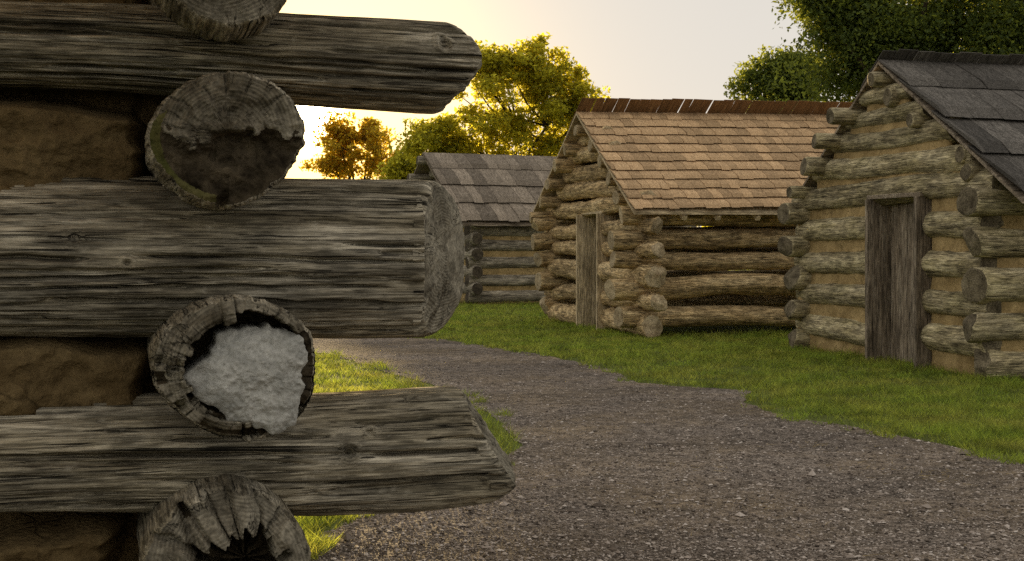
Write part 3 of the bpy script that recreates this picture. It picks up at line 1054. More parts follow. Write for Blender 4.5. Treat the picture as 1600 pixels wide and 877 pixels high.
# ---- middle hut: unfilled log walls, open doorway, new cedar shingles
def mid_hut():
    h = Hut('log_hut', 1005, 146, 17, 3.7, 4.9, 'unfilled tan log hut with open doorway and reddish cedar shingle roof')
    W, R, L = h.W, h.root, h.L
    mats = [M['mid'], M['mid_end']]
    gz = [0.14, 0.47, 0.85, 1.18, 1.48, 1.80]
    ez = [0.27, 0.665, 1.02, 1.33, 1.64]
    sn, sf = 1.34, 2.20
    rs = random.Random(8)
    for i, z in enumerate(gz):
        r = [0.15, 0.12, 0.155, 0.115, 0.115, 0.125][i]
        pn = [0.42, 0.58, 0.50, 0.60, 0.50, 0.18][i]
        pf = [0.2, 0.3, 0.25, 0.35, 0.3, 0.2][i]
        if i < 5:
            put_log(R, (0, W + pf, z), (0, sf, z), r * 0.95, r, mats, end_style='saw', start_style='hewn', lump=0.16, bend=0.05, bumps=0.022, nx=34, nt=26)
            put_log(R, (0, -pn, z + rs.uniform(-0.02, 0.02)), (0, sn, z), r, r * 0.95, mats, start_style='hewn', end_style='saw', lump=0.2, bend=0.06, bumps=0.022, nx=38, nt=26)
        else:
            put_log(R, (0, W + pf, z), (0, -pn, z + 0.03), r, r, mats, lump=0.14, bend=0.04, bumps=0.02, nx=44, nt=26)
    for z, s0, s1, r in ((2.06, 0.35, 3.35, 0.13), (2.32, 0.65, 3.05, 0.125), (2.58, 1.0, 2.75, 0.12), (2.82, 1.35, 2.4, 0.11)):
        put_log(R, (0, s1, z), (0, s0, z + 0.02), r, r * 1.04, mats, lump=0.16, bend=0.05, bumps=0.02, nx=34, nt=24)
    for i, z in enumerate(ez):
        r = [0.145, 0.15, 0.125, 0.135, 0.12][i]
        pr = [0.36, 0.48, 0.44, 0.47, 0.32][i]
        put_log(R, (-pr, 0, z), (L + 0.35, 0, z + rs.uniform(-0.03, 0.03)), r, r * 0.95, mats, start_style='saw', lump=0.12, bend=0.05, bumps=0.008, nx=64, nt=28)
        put_log(R, (-[0.25, 0.3, 0.34, 0.38, 0.40][i], W, z - 0.03), (L + 0.3, W, z + [0.0, 0.05, 0.13, 0.2, 0.12][i]), r, r * 0.95, mats, start_style=['hewn', 'saw', 'hewn', 'saw', 'hewn'][i], nx=48, nt=22, bumps=0.01, bend=0.06)
    # far gable, seen in slivers between the front logs
    for i, z in enumerate(gz):
        put_log(R, (L, -0.25, z), (L, W + 0.25, z), 0.13, 0.13, mats, nx=16, nt=14)
    for z, s0, s1 in ((2.06, 0.35, 3.35), (2.32, 0.65, 3.05), (2.58, 1.0, 2.7)):
        put_log(R, (L, s1, z), (L, s0, z), 0.13, 0.13, mats, nx=12, nt=14)
    # purlins, ends poking out at both verges
    for s, z, r, pr in ((3.72, 1.72, 0.10, 0.42), (3.40, 1.98, 0.10, 0.36), (3.04, 2.25, 0.095, 0.36), (2.68, 2.52, 0.11, 0.36), (2.34, 2.76, 0.10, 0.32), (1.90, 3.0, 0.09, 0.30), (1.42, 2.76, 0.10, 0.24), (1.10, 2.50, 0.105, 0.22), (0.70, 2.22, 0.105, 0.24), (0.36, 1.95, 0.105, 0.26)):
        z -= 0.05
        put_log(R, (-pr, s, z), (L + 0.1, s, z), r, r * 0.9, mats, name='purlin', start_style='saw', nx=24, nt=16, bend=0.02)
    # doorway: two deep boards
    fr = link('door_frame', box_mesh('door_frame', -0.10, 0.16, sn - 0.03, sf + 0.03, 1.70, 1.74, M['board_new'], 0.003), R)
    plank(fr, 'jamb', (0.0, sf + 0.0, -0.02), (0.0, sf + 0.0, 1.70), 0.34, 0.045, (1, 0, 0), M['board_new'])
    plank(fr, 'jamb', (0.0, sn - 0.0, -0.02), (0.0, sn - 0.0, 1.70), 0.34, 0.045, (1, 0, 0), M['board_new'])
    # roof
    sr, zr, zf = W / 2, 3.22, 1.69
    deck, M0, Ls, Lr = roof(h, -0.40, zf, W + 0.40, 1.69, sr, zr, -0.30, L + 0.1, 11, 0.12, 0.25, 0.023, M['shingle'], 41, M['board_new'], rise=0.10)
    # comb: the back slope's top course stands above the ridge
    rs = random.Random(77)
    back = Vector((0, (W + 0.40) - sr, 1.69 - zr)).normalized()
    var = [shingle_mesh('ridge_shingle', 1.0, 1.0, 1.0, M['cap'], 300 + i) for i in range(4)]
    y = 0.0
    while y < Lr - 0.05:
        w = min(rs.uniform(0.14, 0.24), Lr - y)
        # X runs from the tip (in the air, towards the front) down the back slope
        tip = Vector((-0.30 + y, sr, zr + 0.10 * y / Lr)) - back * (0.31 + rs.uniform(-0.014, 0.014)) + Vector((0, 0.0, 0.012))
        X = back
        Y = Vector((1, 0, 0))
        Z = X.cross(Y)
        if Z.z < 0:
            Y = -Y
            Z = X.cross(Y)
            tip = tip + Vector((w, 0, 0))
        m = Matrix((X, Y, Z)).transposed().to_4x4()
        m.translation = tip
        gap = rs.choice([0.004, 0.006, 0.010, 0.014, 0.020])
        link('ridge_shingle', var[rs.randrange(4)], deck, m @ Matrix.Rotation(rs.uniform(-0.02, 0.02), 4, 'Z') @ Matrix.Diagonal((0.70, w - gap, 0.014, 1)))
        y += w
    # rafter tails under the eave
    rfd = (Vector((0, -0.40, zf)) - Vector((0, sr, zr))).normalized()
    for t in (0.45, 0.95, 1.55, 2.2, 2.9, 3.6, 4.3):
        a = Vector((t, sr, zr - 0.105))
        b = Vector((t, -0.36, zf - 0.085))
        plank(R, 'rafter', a, b, 0.07, 0.07, (1, 0, 0), M['board_new'])
    return h


# ---- far hut: grey shakes, seen over the foreground log end
def far_hut():
    h = Hut('log_hut', 738, 96, 24, 3.7, 4.9, 'distant grey log hut with weathered shake roof behind the tan hut')
    W, R, L = h.W, h.root, h.L
    mats = [M['far'], M['far_end']]
    ez = [0.17, 0.50, 0.86, 1.22, 1.52]
    gz = [0.33, 0.68, 1.03, 1.37, 1.70]
    for i, z in enumerate(ez):
        put_log(R, (-0.12, 0, z), (L + 0.25, 0, z), 0.135, 0.125, mats, nx=30, nt=18, bumps=0.006)
        put_log(R, (-0.25, W, z), (L + 0.25, W, z), 0.135, 0.125, mats, nx=12, nt=12)
    for i, z in enumerate(gz):
        put_log(R, (0, -0.28, z), (0, W + 0.2, z), 0.13, 0.13, mats, nx=16, nt=18, start_style='saw')
    for z, s0, s1 in ((2.0, 0.3, 3.4), (2.28, 0.7, 3.0), (2.56, 1.1, 2.6), (2.82, 1.45, 2.25)):
        put_log(R, (0, s1, z), (0, s0, z), 0.13, 0.13, mats, nx=12, nt=14)
    for s, z in ((W + 0.05, 1.75), (3.05, 2.27), (2.42, 2.72), (1.85, 3.08)):
        put_log(R, (-0.55, s, z), (1.0, s, z), 0.10, 0.10, mats, name='purlin', nx=10, nt=14)
    zz = [0.0] + ez
    k = 300
    for i in range(5):
        me = lumpy_panel('chinking', L, zz[i + 1] - zz[i], M['clay'], k, y_front=-0.06, amp=0.015, nx=40, nz=6)
        k += 1
        link('chinking', me, R, Matrix.Translation((0, 0, zz[i])))
    me = lumpy_panel('chinking', W - 0.1, 1.7, M['clay'], k, y_front=-0.05, amp=0.015, nx=20, nz=10)
    link('chinking', me, R, Matrix(((0, 1, 0, 0), (-1, 0, 0, W - 0.05), (0, 0, 1, 0), (0, 0, 0, 1))))
    roof(h, -0.35, 1.66, W + 0.35, 1.66, W / 2, 3.24, -0.42, L + 0.3, 4, 0.20, 0.42, 0.04, M['shake_far'], 55, M['board_old'], name='shake')
    return h


right_hut()
mid_hut()
far_hut()


# ------------------------------------------------------------------ foreground hut corner, a step from the camera
FA = rad(17.0)
FU = Vector((math.cos(FA), math.sin(FA), 0))        # along the front wall, to the right and away
FW = Vector((-math.sin(FA), math.cos(FA), 0))       # into the hut
FK = Vector((-0.585, 2.55, 0))                      # corner: where the side wall's logs cross


def f_s(px):
    """station along the front wall axis seen in image column px"""
    k = (px - 800) / FPX
    return (k * FK.y - FK.x) / (FU.x - k * FU.y)


def f_z(s, py):
    return EYE + (HOR - py) / FPX * (FK.y + s * FU.y)


def crack_field(x, th, R, cracks, seed):
    """sum of narrow grooves; x (nx,1), th (1,nt)"""
    out = np.zeros((x.shape[0], th.shape[1]))
    for i, (x0, x1, t0, dep, wid, slope) in enumerate(cracks):
        wob = 0.05 * fbm(V3(x * 6 + i * 7.1, seed, i * 1.3), 3)
        c = t0 + slope * (x - x0) + wob
        win = sstep((x - x0) / (0.18 * (x1 - x0) + 1e-6)) * sstep((x1 - x) / (0.18 * (x1 - x0) + 1e-6))
        d = (th - c) * R / wid
        m = np.abs(d) < 4
        out += np.where(m, dep * win * np.exp(-d * d), 0)
    return out


def fore_log(name, parent, tab, s_left, seed, ry, xend, s_end, cracks, knots=(), groove=None, back_extra=0.0):
    """front wall log; tab: (px, y_top, y_bottom) silhouette stations"""
    st = np.array([f_s(p[0]) for p in tab])
    zt = np.array([f_z(s, p[1]) for s, p in zip(st, tab)])
    zb = np.array([f_z(s, p[2]) for s, p in zip(st, tab)])
    s_det = -0.62
    fine = np.arange(s_det, s_end, 0.0034)
    coarse = np.linspace(s_left, s_det, 24)[:-1]
    ss = np.concatenate([coarse, fine, [s_end - 0.008, s_end - 0.004, s_end]])
    ss = np.unique(ss[ss <= s_end])
    def sm(v):
        o = np.interp(ss, st, v)
        k = 41
        pad = np.concatenate([np.full(k, o[0]), o, np.full(k, o[-1])])
        return np.convolve(pad, np.ones(k) / k, 'same')[k:-k]
    zt, zb = sm(zt), sm(zb)
    zc = (zt + zb) / 2
    rz = (zt - zb) / 2
    xs = ss - s_left
    L = s_end - s_left
    # more vertices on the side that faces the camera
    a = np.linspace(0, 1, 330, endpoint=False)
    th1 = np.pi * 0.42 + a * np.pi * 1.16
    th2 = np.pi * 1.58 + np.linspace(0, 1, 50, endpoint=False) * np.pi * 0.84
    th = np.concatenate([th1, th2])
    C, S = np.cos(th)[None], np.sin(th)[None]
    # superellipse cross-section
    n = 2.3
    R = 1.0 / ((np.abs(C) / ry) ** n + (np.abs(S) / rz[:, None]) ** n) ** (1 / n)
    x = xs[:, None]
    P = V3(x * 2.2 + seed, C * 1.3, S * 1.3 + seed)
    R = R * (1 + 0.05 * fbm(P, 3))
    G = V3(x * 2.5 + seed * 2, C * 9, S * 9)
    R = R + 0.0042 * fbm(G, 3)
    G2 = V3(x * 9 + seed * 3, C * 34, S * 34)
    R = R + 0.0016 * fbm(G2, 2)
    G3 = V3(x * 1.2 + seed * 5, C * 22, S * 22)
    rid = 1 - np.abs(vnoise(G3))
    R = R - 0.0038 * np.clip((rid - 0.80) / 0.2, 0, 1) ** 2
    thn = th[None]
    sx = ss[:, None]
    R = R - crack_field(sx, thn, 0.14, cracks, seed)
    for ks, kt, kr, kd in knots:
        d = np.sqrt(((sx - ks)) ** 2 + ((thn - kt) * 0.145) ** 2) / kr
        R = R - kd * np.exp(-d ** 2) + 0.3 * abs(kd) * np.exp(-((d - 1.9) / 0.7) ** 2) + 0.0012 * np.cos(d * 7) * np.exp(-(d / 3.4) ** 2)
    if groove is not None:
        g0, g1, gt, gd, gw = groove
        win = sstep((sx - g0) / 0.25) * sstep((g1 - sx) / 0.05)
        R = R - gd * win * np.exp(-(((thn - gt) * 0.14) / gw) ** 2)
    cy = np.zeros(len(ss))
    # local Z is up, so the centre line follows zc
    z_ref = zc[0]
    v, q, t, qm, tm = log_arrays(L, xs, th, R, cy, zc - z_ref, xend=lambda y, z: L + xend(y, z), bev=0.022, rings=46, seed=seed, zone=0.16, end_noise=0.014, end_fine=0.004)
    me = make_mesh('log', v, q, t, qm, tm, True, [M['fore'], M['fore_end']])
    p0 = FK + FU * s_left
    p0.z = z_ref
    o = link(name, me, parent, axis_matrix(p0, FU))
    return o


def rand_cracks(seed, n, s0, s1, t0, t1, dep=(0.010, 0.028), wid=(0.003, 0.0055)):
    r = random.Random(seed)
    out = []
    for _ in range(n):
        ln = r.uniform(0.18, 0.9)
        a = r.uniform(s0, s1)
        out.append((a, a + ln, r.uniform(t0, t1), r.uniform(*dep), r.uniform(*wid), r.uniform(-0.12, 0.12)))
    return out


def theta_of(z, zc, rz):
    """angle on the camera side for a height"""
    return math.pi - math.asin(max(-0.98, min(0.98, (z - zc) / rz)))


def foreground_hut():
    root = empty('log_hut', Matrix.Identity(4), 'corner of a weathered grey log hut close to the camera at left', 'hut', 'log huts along the gravel path')
    PI = math.pi
    SL = -3.6
    # A: top log, axe-pointed end
    def endA(y, z):
        zz = z / 0.09
        v = np.where(zz > 0.1, -0.070 * np.clip(zz - 0.1, 0, 2) ** 1.4, -0.062 * np.clip(0.1 - zz, 0, 2) ** 1.3)
        return v + 0.12 * y + 0.012 * fbm(V3(y * 18, z * 18, 3.3), 3)
    cr = rand_cracks(1, 20, -0.7, 0.4, PI * 0.62, PI * 1.35)
    fore_log('log', root, [(-1500, -30, 120), (0, 8, 132), (200, 12, 140), (420, 26, 158), (560, 33, 170), (690, 40, 178), (760, 44, 178)], SL, 3.1, 0.145, endA, f_s(738), cr,
             knots=[(f_s(678) , theta_of(0.02, 0, 0.09), 0.011, 0.012)])
    # B: the big middle log, sawn end turned to the viewer
    def endB(y, z):
        return 0.56 * (y - 0.12) - 0.35 * np.clip(-z - 0.09, 0, 1) - 0.25 * np.clip(z - 0.11, 0, 1)
    cr = rand_cracks(2, 26, -0.8, 0.35, PI * 0.6, PI * 1.4)
    zb = lambda py: theta_of((402 - py) / 122.0, 0, 1)
    cr += [(f_s(-200), f_s(330), zb(338), 0.009, 0.004, 0.02), (f_s(60), f_s(420), zb(420), 0.010, 0.004, 0.0), (f_s(430), f_s(712), zb(345), 0.010, 0.0035, 0.02), (f_s(560), f_s(716), zb(388), 0.012, 0.004, -0.03), (f_s(-100), f_s(700), zb(497), 0.010, 0.005, 0.0), (f_s(350), f_s(650), zb(432), 0.007, 0.0035, 0.0)]
    fore_log('log', root, [(-1500, 270, 500), (0, 279, 521), (240, 280, 523), (480, 281, 525), (690, 284, 525), (760, 288, 524)], SL, 8.7, 0.150, endB, f_s(742), cr,
             knots=[(f_s(120), zb(372), 0.007, 0.008), (f_s(198), zb(412), 0.006, 0.008)])
    # C: lower log, split end that leans out to the bottom
    def endC(y, z):
        return -0.045 - 0.62 * z + 0.26 * (y - 0.06) - 1.6 * np.clip(-z - 0.072, 0, 1)
    zc_ = lambda py: theta_of((700 - py) / 92.0, 0, 1)
    cr = rand_cracks(3, 18, -0.8, 0.45, PI * 0.62, PI * 1.35)
    cr += [(f_s(560), f_s(770), zc_(693), 0.030, 0.0055, 0.10), (f_s(-200), f_s(400), zc_(688), 0.022, 0.006, 0.03), (f_s(640), f_s(790), zc_(728), 0.012, 0.004, 0.05), (f_s(480), f_s(740), zc_(648), 0.010, 0.004, 0.02), (f_s(520), f_s(700), zc_(632), 0.007, 0.0035, 0.02)]
    fore_log('log', root, [(-1500, 640, 790), (0, 628, 793), (240, 618, 795), (480, 617, 800), (620, 608, 795), (700, 605, 788), (760, 606, 782), (830, 608, 776)], SL, 14.3, 0.135, endC, f_s(814), cr,
             knots=[(f_s(530), zc_(686), 0.009, 0.022), (f_s(560), zc_(662), 0.006, 0.010), (f_s(632), zc_(621), 0.006, 0.010)],
             groove=(f_s(380), f_s(770), zc_(742), 0.020, 0.014))
    # unseen courses above and below keep the wall whole
    for z, r in ((0.40, 0.15), (0.10, 0.14), (2.02, 0.15)):
        put_log(root, FK + FU * SL + Vector((0, 0, z)), FK + FU * 0.42 + Vector((0, 0, z)), r, r, [M['fore'], M['fore_end']], nx=40, nt=30, bumps=0.005)

    # ---- side wall logs, ends towards the viewer
    face = 0.32
    D = FK - FW * face

    def e_log(py, px, prof, xend, rings, seed, depth=3.6, mats=None, face_mat=None, zoff=0.0):
        """prof: list of (angle deg from image right, counter-clockwise; radius in photo px)"""
        base = Vector(D)
        lat = (px - 800) / FPX
        # slide sideways so that the end's centre sits in column px
        k = (lat * base.y - base.x) / (FU.x - lat * FU.y)
        base = base + FU * k
        z = EYE + (HOR - py) / FPX * base.y
        sc = base.y / FPX
        an = np.radians([p[0] for p in prof] + [prof[0][0] + 360])
        rr = np.array([p[1] for p in prof] + [prof[0][1]]) * sc
        th = np.linspace(0, 2 * np.pi, 360, endpoint=False)
        rt = np.interp(np.mod(th - an[0], 2 * np.pi) + an[0], an, rr)
        kk = 21
        rt = np.convolve(np.concatenate([rt[-kk:], rt, rt[:kk]]), np.ones(kk) / kk, 'same')[kk:-kk]
        L = depth
        xs = np.concatenate([np.linspace(0, L - 0.5, 8), np.arange(L - 0.48, L - 0.004, 0.006), [L - 0.004, L]])
        x = xs[:, None]
        C, S = np.cos(th)[None], np.sin(th)[None]
        R = rt[None] * (1 + 0.03 * fbm(V3(x * 3 + seed, C * 1.5, S * 1.5), 2))
        R = R + 0.004 * fbm(V3(x * 3, C * 9, S * 9 + seed), 3) + 0.0016 * fbm(V3(x * 9, C * 34, S * 34 + seed), 2)
        m = axis_matrix(base + FW * L, -FW)
        m.translation.z = z
        zer = np.zeros(len(xs))
        v, q, t, qm, tm = log_arrays(L, xs, th, R, zer, zer, xend=lambda y, zz: L + xend(y, zz), bev=0.02, rings=rings, seed=seed, zone=0.10, end_noise=0.010, end_fine=0.005)
        ctr = v[q].mean(1)
        if face_mat is not None:
            nm = face_mat(ctr[:, 1], ctr[:, 2], ctr[:, 0] - L)
            qm = np.where(qm == 1, nm, qm)
            ct = v[t].mean(1)
            tm = np.where(ct[:, 0] > L * 0.5, face_mat(ct[:, 1], ct[:, 2], ct[:, 0] - L), tm)
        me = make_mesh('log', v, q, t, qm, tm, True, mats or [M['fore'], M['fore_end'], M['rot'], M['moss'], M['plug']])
        return link('log', me, root, m), base, sc, m

    def nz(y, z, f, s):
        return fbm(V3(y * f, z * f, s), 3)

    # E0: top log end, cut off by the picture's upper edge
    def x0(y, z):
        return -0.10 * np.clip(y, -1, 1) + 0.01 * nz(y, z, 30, 1)
    e_log(-82, 345, [(0, 118), (45, 120), (90, 115), (135, 112), (180, 108), (225, 108), (270, 120), (315, 130)], x0, 40, 2.2)

    # E1: big end grain, lower half set back and coloured dark as shade
    def edge1(y, z):
        return 0.006 - 0.06 * y + 0.030 * nz(y, z, 14, 3) + 0.016 * nz(y, z, 60, 31)

    def x1(y, z):
        rr = np.sqrt((y / 0.139) ** 2 + (z / 0.122) ** 2)
        th = np.arctan2(z, y)
        kp = sstep((np.cos(th - math.radians(197)) - 0.25) / 0.35)          # rim left proud on the lower left only
        rim = 1 - kp * sstep((rr - 0.80 - 0.10 * nz(y, z, 14, 4)) / 0.10)
        low = sstep((edge1(y, z) - z) / 0.030)
        dep = 0.026 + 0.022 * nz(y, z, 10, 12) + 0.15 * np.clip(-z - 0.03, 0, 1)
        f = th * 2.3 + 1.6 * np.sin(th * 2 + 1) + 0.9 * np.sin(th * 3 + 2.2) + 0.3 * nz(y, z, 30, 41)
        chk = np.exp(-(np.abs(f - np.round(f)) / 0.045) ** 2) * 0.010 * sstep((rr - 0.45 - 0.4 * nz(y, z, 6, 44)) / 0.2)
        return -dep * low * rim - 0.05 * sstep((rr - 0.8) / 0.25) * (y < 0) - chk * (1 - low) - 0.016 * (1 - low) * np.abs(nz(y, z, 22, 5)) + 0.007 * nz(y, z, 70, 6)

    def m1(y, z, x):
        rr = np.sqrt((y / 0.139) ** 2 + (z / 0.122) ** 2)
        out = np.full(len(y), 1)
        out[(z < edge1(y, z) - 0.003) & (x < -0.012)] = 2  # shade of the lower half, painted with the dark wood
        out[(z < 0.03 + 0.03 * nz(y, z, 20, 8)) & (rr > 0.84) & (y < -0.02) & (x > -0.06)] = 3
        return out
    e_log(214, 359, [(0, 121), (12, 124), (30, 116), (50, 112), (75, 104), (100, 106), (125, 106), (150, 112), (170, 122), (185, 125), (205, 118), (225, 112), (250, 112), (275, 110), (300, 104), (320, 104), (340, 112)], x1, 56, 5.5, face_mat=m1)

    # E2: hollow log packed with pale mortar
    def cells2(y, z):
        """cubical rot: the shell is cut by radial and ring-wise checks into small blocks"""
        rr = np.sqrt((y / 0.152) ** 2 + (z / 0.132) ** 2) + 0.02 * nz(y, z, 20, 1)
        th = np.arctan2(z, y) + 0.06 * nz(y, z, 16, 2)
        f = th * 2.7 + 1.3 * np.sin(th * 2 + 0.4) + 0.8 * np.sin(th * 3 + 2.0) + 0.35 * np.sin(th * 7)
        g = rr * 7.0 + 0.35 * vnoise(V3(np.floor(f) * 2.7, 3.1, 0.5))
        return rr, th, f, g

    def x2(y, z):
        rr, th, f, g = cells2(y, z)
        blk = vnoise(V3(np.floor(f) * 5.13 + 0.5, np.floor(g) * 3.71 + 0.5, 1.7))
        big = vnoise(V3(np.floor(f) * 2.37 + 0.5, 7.7, 0.9))
        inner = 0.70 + 0.07 * np.cos(th - 0.5) + 0.10 * big + 0.05 * nz(np.cos(th), np.sin(th), 8, 2)
        hol = sstep((inner - rr) / 0.04)
        chk = np.exp(-(np.abs(f - np.round(f)) / 0.05) ** 2) * (0.012 + 0.02 * (big > 0.1)) + np.exp(-(np.abs(g - np.round(g)) / 0.10) ** 2) * 0.005
        low = sstep((-np.sin(th + 0.35) - 0.1) / 0.3)                      # the lower shell is eaten away
        broken = sstep((np.cos(th + 0.35) - 0.50) / 0.25)
        rimr = 0.030 * sstep((rr - 0.80) / 0.22)
        miss = np.where(blk > 0.30, 0.03, 0.0) * (0.4 + 1.2 * low)
        return -0.15 * hol - chk - rimr - miss - low * 0.02 - broken * (0.045 + 0.05 * nz(y, z, 20, 8)) + 0.007 * nz(y, z, 60, 9) + 0.010 * blk

    def m2(y, z, x):
        rr, th, f, g = cells2(y, z)
        out = np.full(len(y), 1)
        out[(x < -0.062 + 0.02 * nz(y, z, 30, 5)) & (rr < 0.97)] = 2
        out[(np.cos(th + 0.35) + 0.15 * nz(y, z, 22, 6) > 0.66)] = 2
        return out
    lg, base2, sc2, mm = e_log(580, 377, [(0, 128), (20, 130), (40, 122), (65, 116), (90, 114), (115, 118), (140, 128), (165, 136), (185, 132), (205, 122), (225, 112), (250, 112), (270, 118), (290, 122), (310, 126), (335, 132)], x2, 64, 7.7, face_mat=m2)
    # the mortar plug: a lumpy irregular disc, a part of the log it fills
    # outline in photo px relative to (377, 580), y up
    out = [(-82, -17), (-40, 20), (-30, 52), (0, 58), (32, 60), (40, 66), (52, 58), (88, 50), (96, 44), (100, 10), (92, -8), (96, -34), (88, -60), (82, -88), (60, -100), (30, -92), (18, -84), (-18, -78), (-30, -60)]
    o2 = np.array(out, float) * sc2 * 1.06
    c2 = o2.mean(0)
    ang = np.arctan2(o2[:, 1] - c2[1], o2[:, 0] - c2[0])
    od = np.argsort(ang)
    ra = np.hypot(o2[:, 0] - c2[0], o2[:, 1] - c2[1])
    th = np.linspace(-np.pi, np.pi, 260, endpoint=False)
    rp = np.interp(th, np.concatenate([ang[od] - 2 * np.pi, ang[od], ang[od] + 2 * np.pi]), np.tile(ra[od], 3))
    rp = rp * (1 + 0.07 * fbm(V3(np.cos(th) * 7, np.sin(th) * 7, 4.0), 3))
    rr = np.concatenate([np.linspace(1, 0, 60)[:-1]])
    Y = c2[0] + rr[:, None] * rp[None] * np.cos(th)[None]
    Z = c2[1] + rr[:, None] * rp[None] * np.sin(th)[None]
    X = 0.012 * (1 - rr[:, None] ** 9) + 0.020 * nz(Y, Z, 9, 3) - 0.010 * np.abs(nz(Y, Z, 26, 4)) + 0.003 * nz(Y, Z, 150, 5)
    L2 = 3.6
    v = [V3(np.full_like(th, L2 - 0.16), Y[0] * 1.0, Z[0] * 1.0), V3(L2 - 0.045 + X, Y, Z).reshape(-1, 3), np.array([[L2 - 0.02, c2[0], c2[1]]])]
    v = np.concatenate(v)
    nt = len(th)
    q = grid_quads(len(rr) + 1, nt, 0, True)
    last = (len(rr)) * nt
    j = np.arange(nt)
    t = np.stack([last + j, last + (j + 1) % nt, np.full(nt, len(v) - 1)], -1)
    link('mortar_plug', make_mesh('mortar_plug', v, q, t, mats=[M['plug']]), lg)

    # E3: lowest end in view, split and hollow
    def x3(y, z):
        th = np.arctan2(z + 0.01, y - 0.03)
        rr = np.sqrt(((y - 0.03) / 0.145) ** 2 + ((z + 0.01) / 0.135) ** 2)
        jag = vnoise(V3(th * 1.7, 1.0, 3.0)) * 0.16 + vnoise(V3(th * 5.3, 4.0, 3.0)) * 0.12 + vnoise(V3(th * 14, 4.0, 3.0)) * 0.06
        hol = sstep((0.55 + jag - rr) / 0.09)
        f = th * 2.2 + 1.3 * np.sin(th * 2.0 + 0.7) + 0.8 * np.sin(th * 3 + 1.0) + 0.2 * nz(y, z, 20, 2)
        big = vnoise(V3(np.floor(f) * 3.3 + 0.5, 2.0, 5.0))
        chk = np.exp(-(np.abs(f - np.round(f)) / (0.06 + 0.05 * (big > 0))) ** 2) * 0.030
        return -0.16 * hol - chk - 0.06 * sstep((rr - 0.6) / 0.5) + 0.025 * big + 0.012 * nz(y, z, 34, 7) - 0.05 * np.exp(-((y + 0.055 + 0.3 * z) / 0.010) ** 2)

    def m3(y, z, x):
        out = np.full(len(y), 1)
        out[x < -0.085 + 0.03 * nz(y, z, 26, 3)] = 2
        return out
    e_log(895, 366, [(0, 122), (25, 122), (50, 118), (90, 122), (120, 124), (150, 134), (180, 140), (225, 130), (270, 125), (315, 125)], x3, 60, 9.1, face_mat=m3)
    for z in (0.27, 0.0, 2.2):
        b = D + Vector((0, 0, z))
        put_log(root, b, b + FW * 3.6, 0.14, 0.14, [M['fore'], M['fore_end']], nx=30, nt=28)

    # ---- clay between the front logs, with a shadow gap left open under the log above
    def fchink(py_top, py_gap, py_bot, px_right, seed, yf=-0.07, lip=0.03):
        s1 = f_s(px_right)
        s0 = SL
        Lc = s1 - s0 + 0.14
        z0 = f_z(-0.3, py_bot) - 0.06
        z1 = f_z(-0.3, py_gap)
        z2 = f_z(-0.3, py_top) + 0.08
        us = np.concatenate([np.linspace(0, Lc - 0.75, 40)[:-1], np.linspace(Lc - 0.75, Lc, 190)])
        vs = np.concatenate([np.linspace(z0, z1, 70), np.linspace(z1 + 0.002, z2, 16)])
        X, Z = np.meshgrid(us, vs)
        zz1 = z1 + 0.03 * fbm(V3(X * 7, seed, 1.0), 3)
        y = yf + 0.055 * fbm(V3(X * 5 + seed, Z * 8, seed), 4) + 0.02 * np.abs(fbm(V3(X * 9, Z * 13, seed + 4), 3)) + 0.006 * fbm(V3(X * 60, Z * 60, seed), 2)
        y = y + 0.20 * sstep((Z - zz1 + 0.025) / 0.05)
        y = y + 0.17 * sstep((X - Lc + 0.18 + 0.05 * fbm(V3(Z * 14, 2.0, seed), 3)) / 0.06)
        y = np.minimum(y, 0.14)
        front = V3(X, y, Z).reshape(-1, 3)
        n = len(front)
        nz_, nx_ = X.shape
        back = V3(X, 0.16, Z).reshape(-1, 3)
        qf = grid_quads(nz_, nx_)
        bd = np.array(list(range(nx_)) + [i * nx_ + nx_ - 1 for i in range(1, nz_)] + [(nz_ - 1) * nx_ + i for i in range(nx_ - 2, -1, -1)] + [i * nx_ for i in range(nz_ - 2, 0, -1)])
        bn = np.roll(bd, -1)
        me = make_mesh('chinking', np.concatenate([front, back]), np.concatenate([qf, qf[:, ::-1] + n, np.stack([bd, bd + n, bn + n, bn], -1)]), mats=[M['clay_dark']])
        link('chinking', me, root, axis_matrix(FK + FU * s0, FU))
    fchink(130, 172, 278, 226, 3.0)
    fchink(520, 531, 624, 242, 8.0)
    fchink(790, 832, 960, 205, 12.0)
    fchink(-130, -30, 8, 235, 17.0)
    # clay of the side wall behind the crossing logs
    for za, zb in ((0.0, 0.70), (0.70, 1.04), (1.04, 1.46), (1.46, 1.78), (1.78, 2.2)):
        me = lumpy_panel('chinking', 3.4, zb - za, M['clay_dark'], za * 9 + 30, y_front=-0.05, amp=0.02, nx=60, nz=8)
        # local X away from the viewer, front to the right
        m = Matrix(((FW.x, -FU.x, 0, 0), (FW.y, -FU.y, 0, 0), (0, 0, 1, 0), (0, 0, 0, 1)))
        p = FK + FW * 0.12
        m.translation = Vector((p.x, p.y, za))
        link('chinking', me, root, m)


foreground_hut()


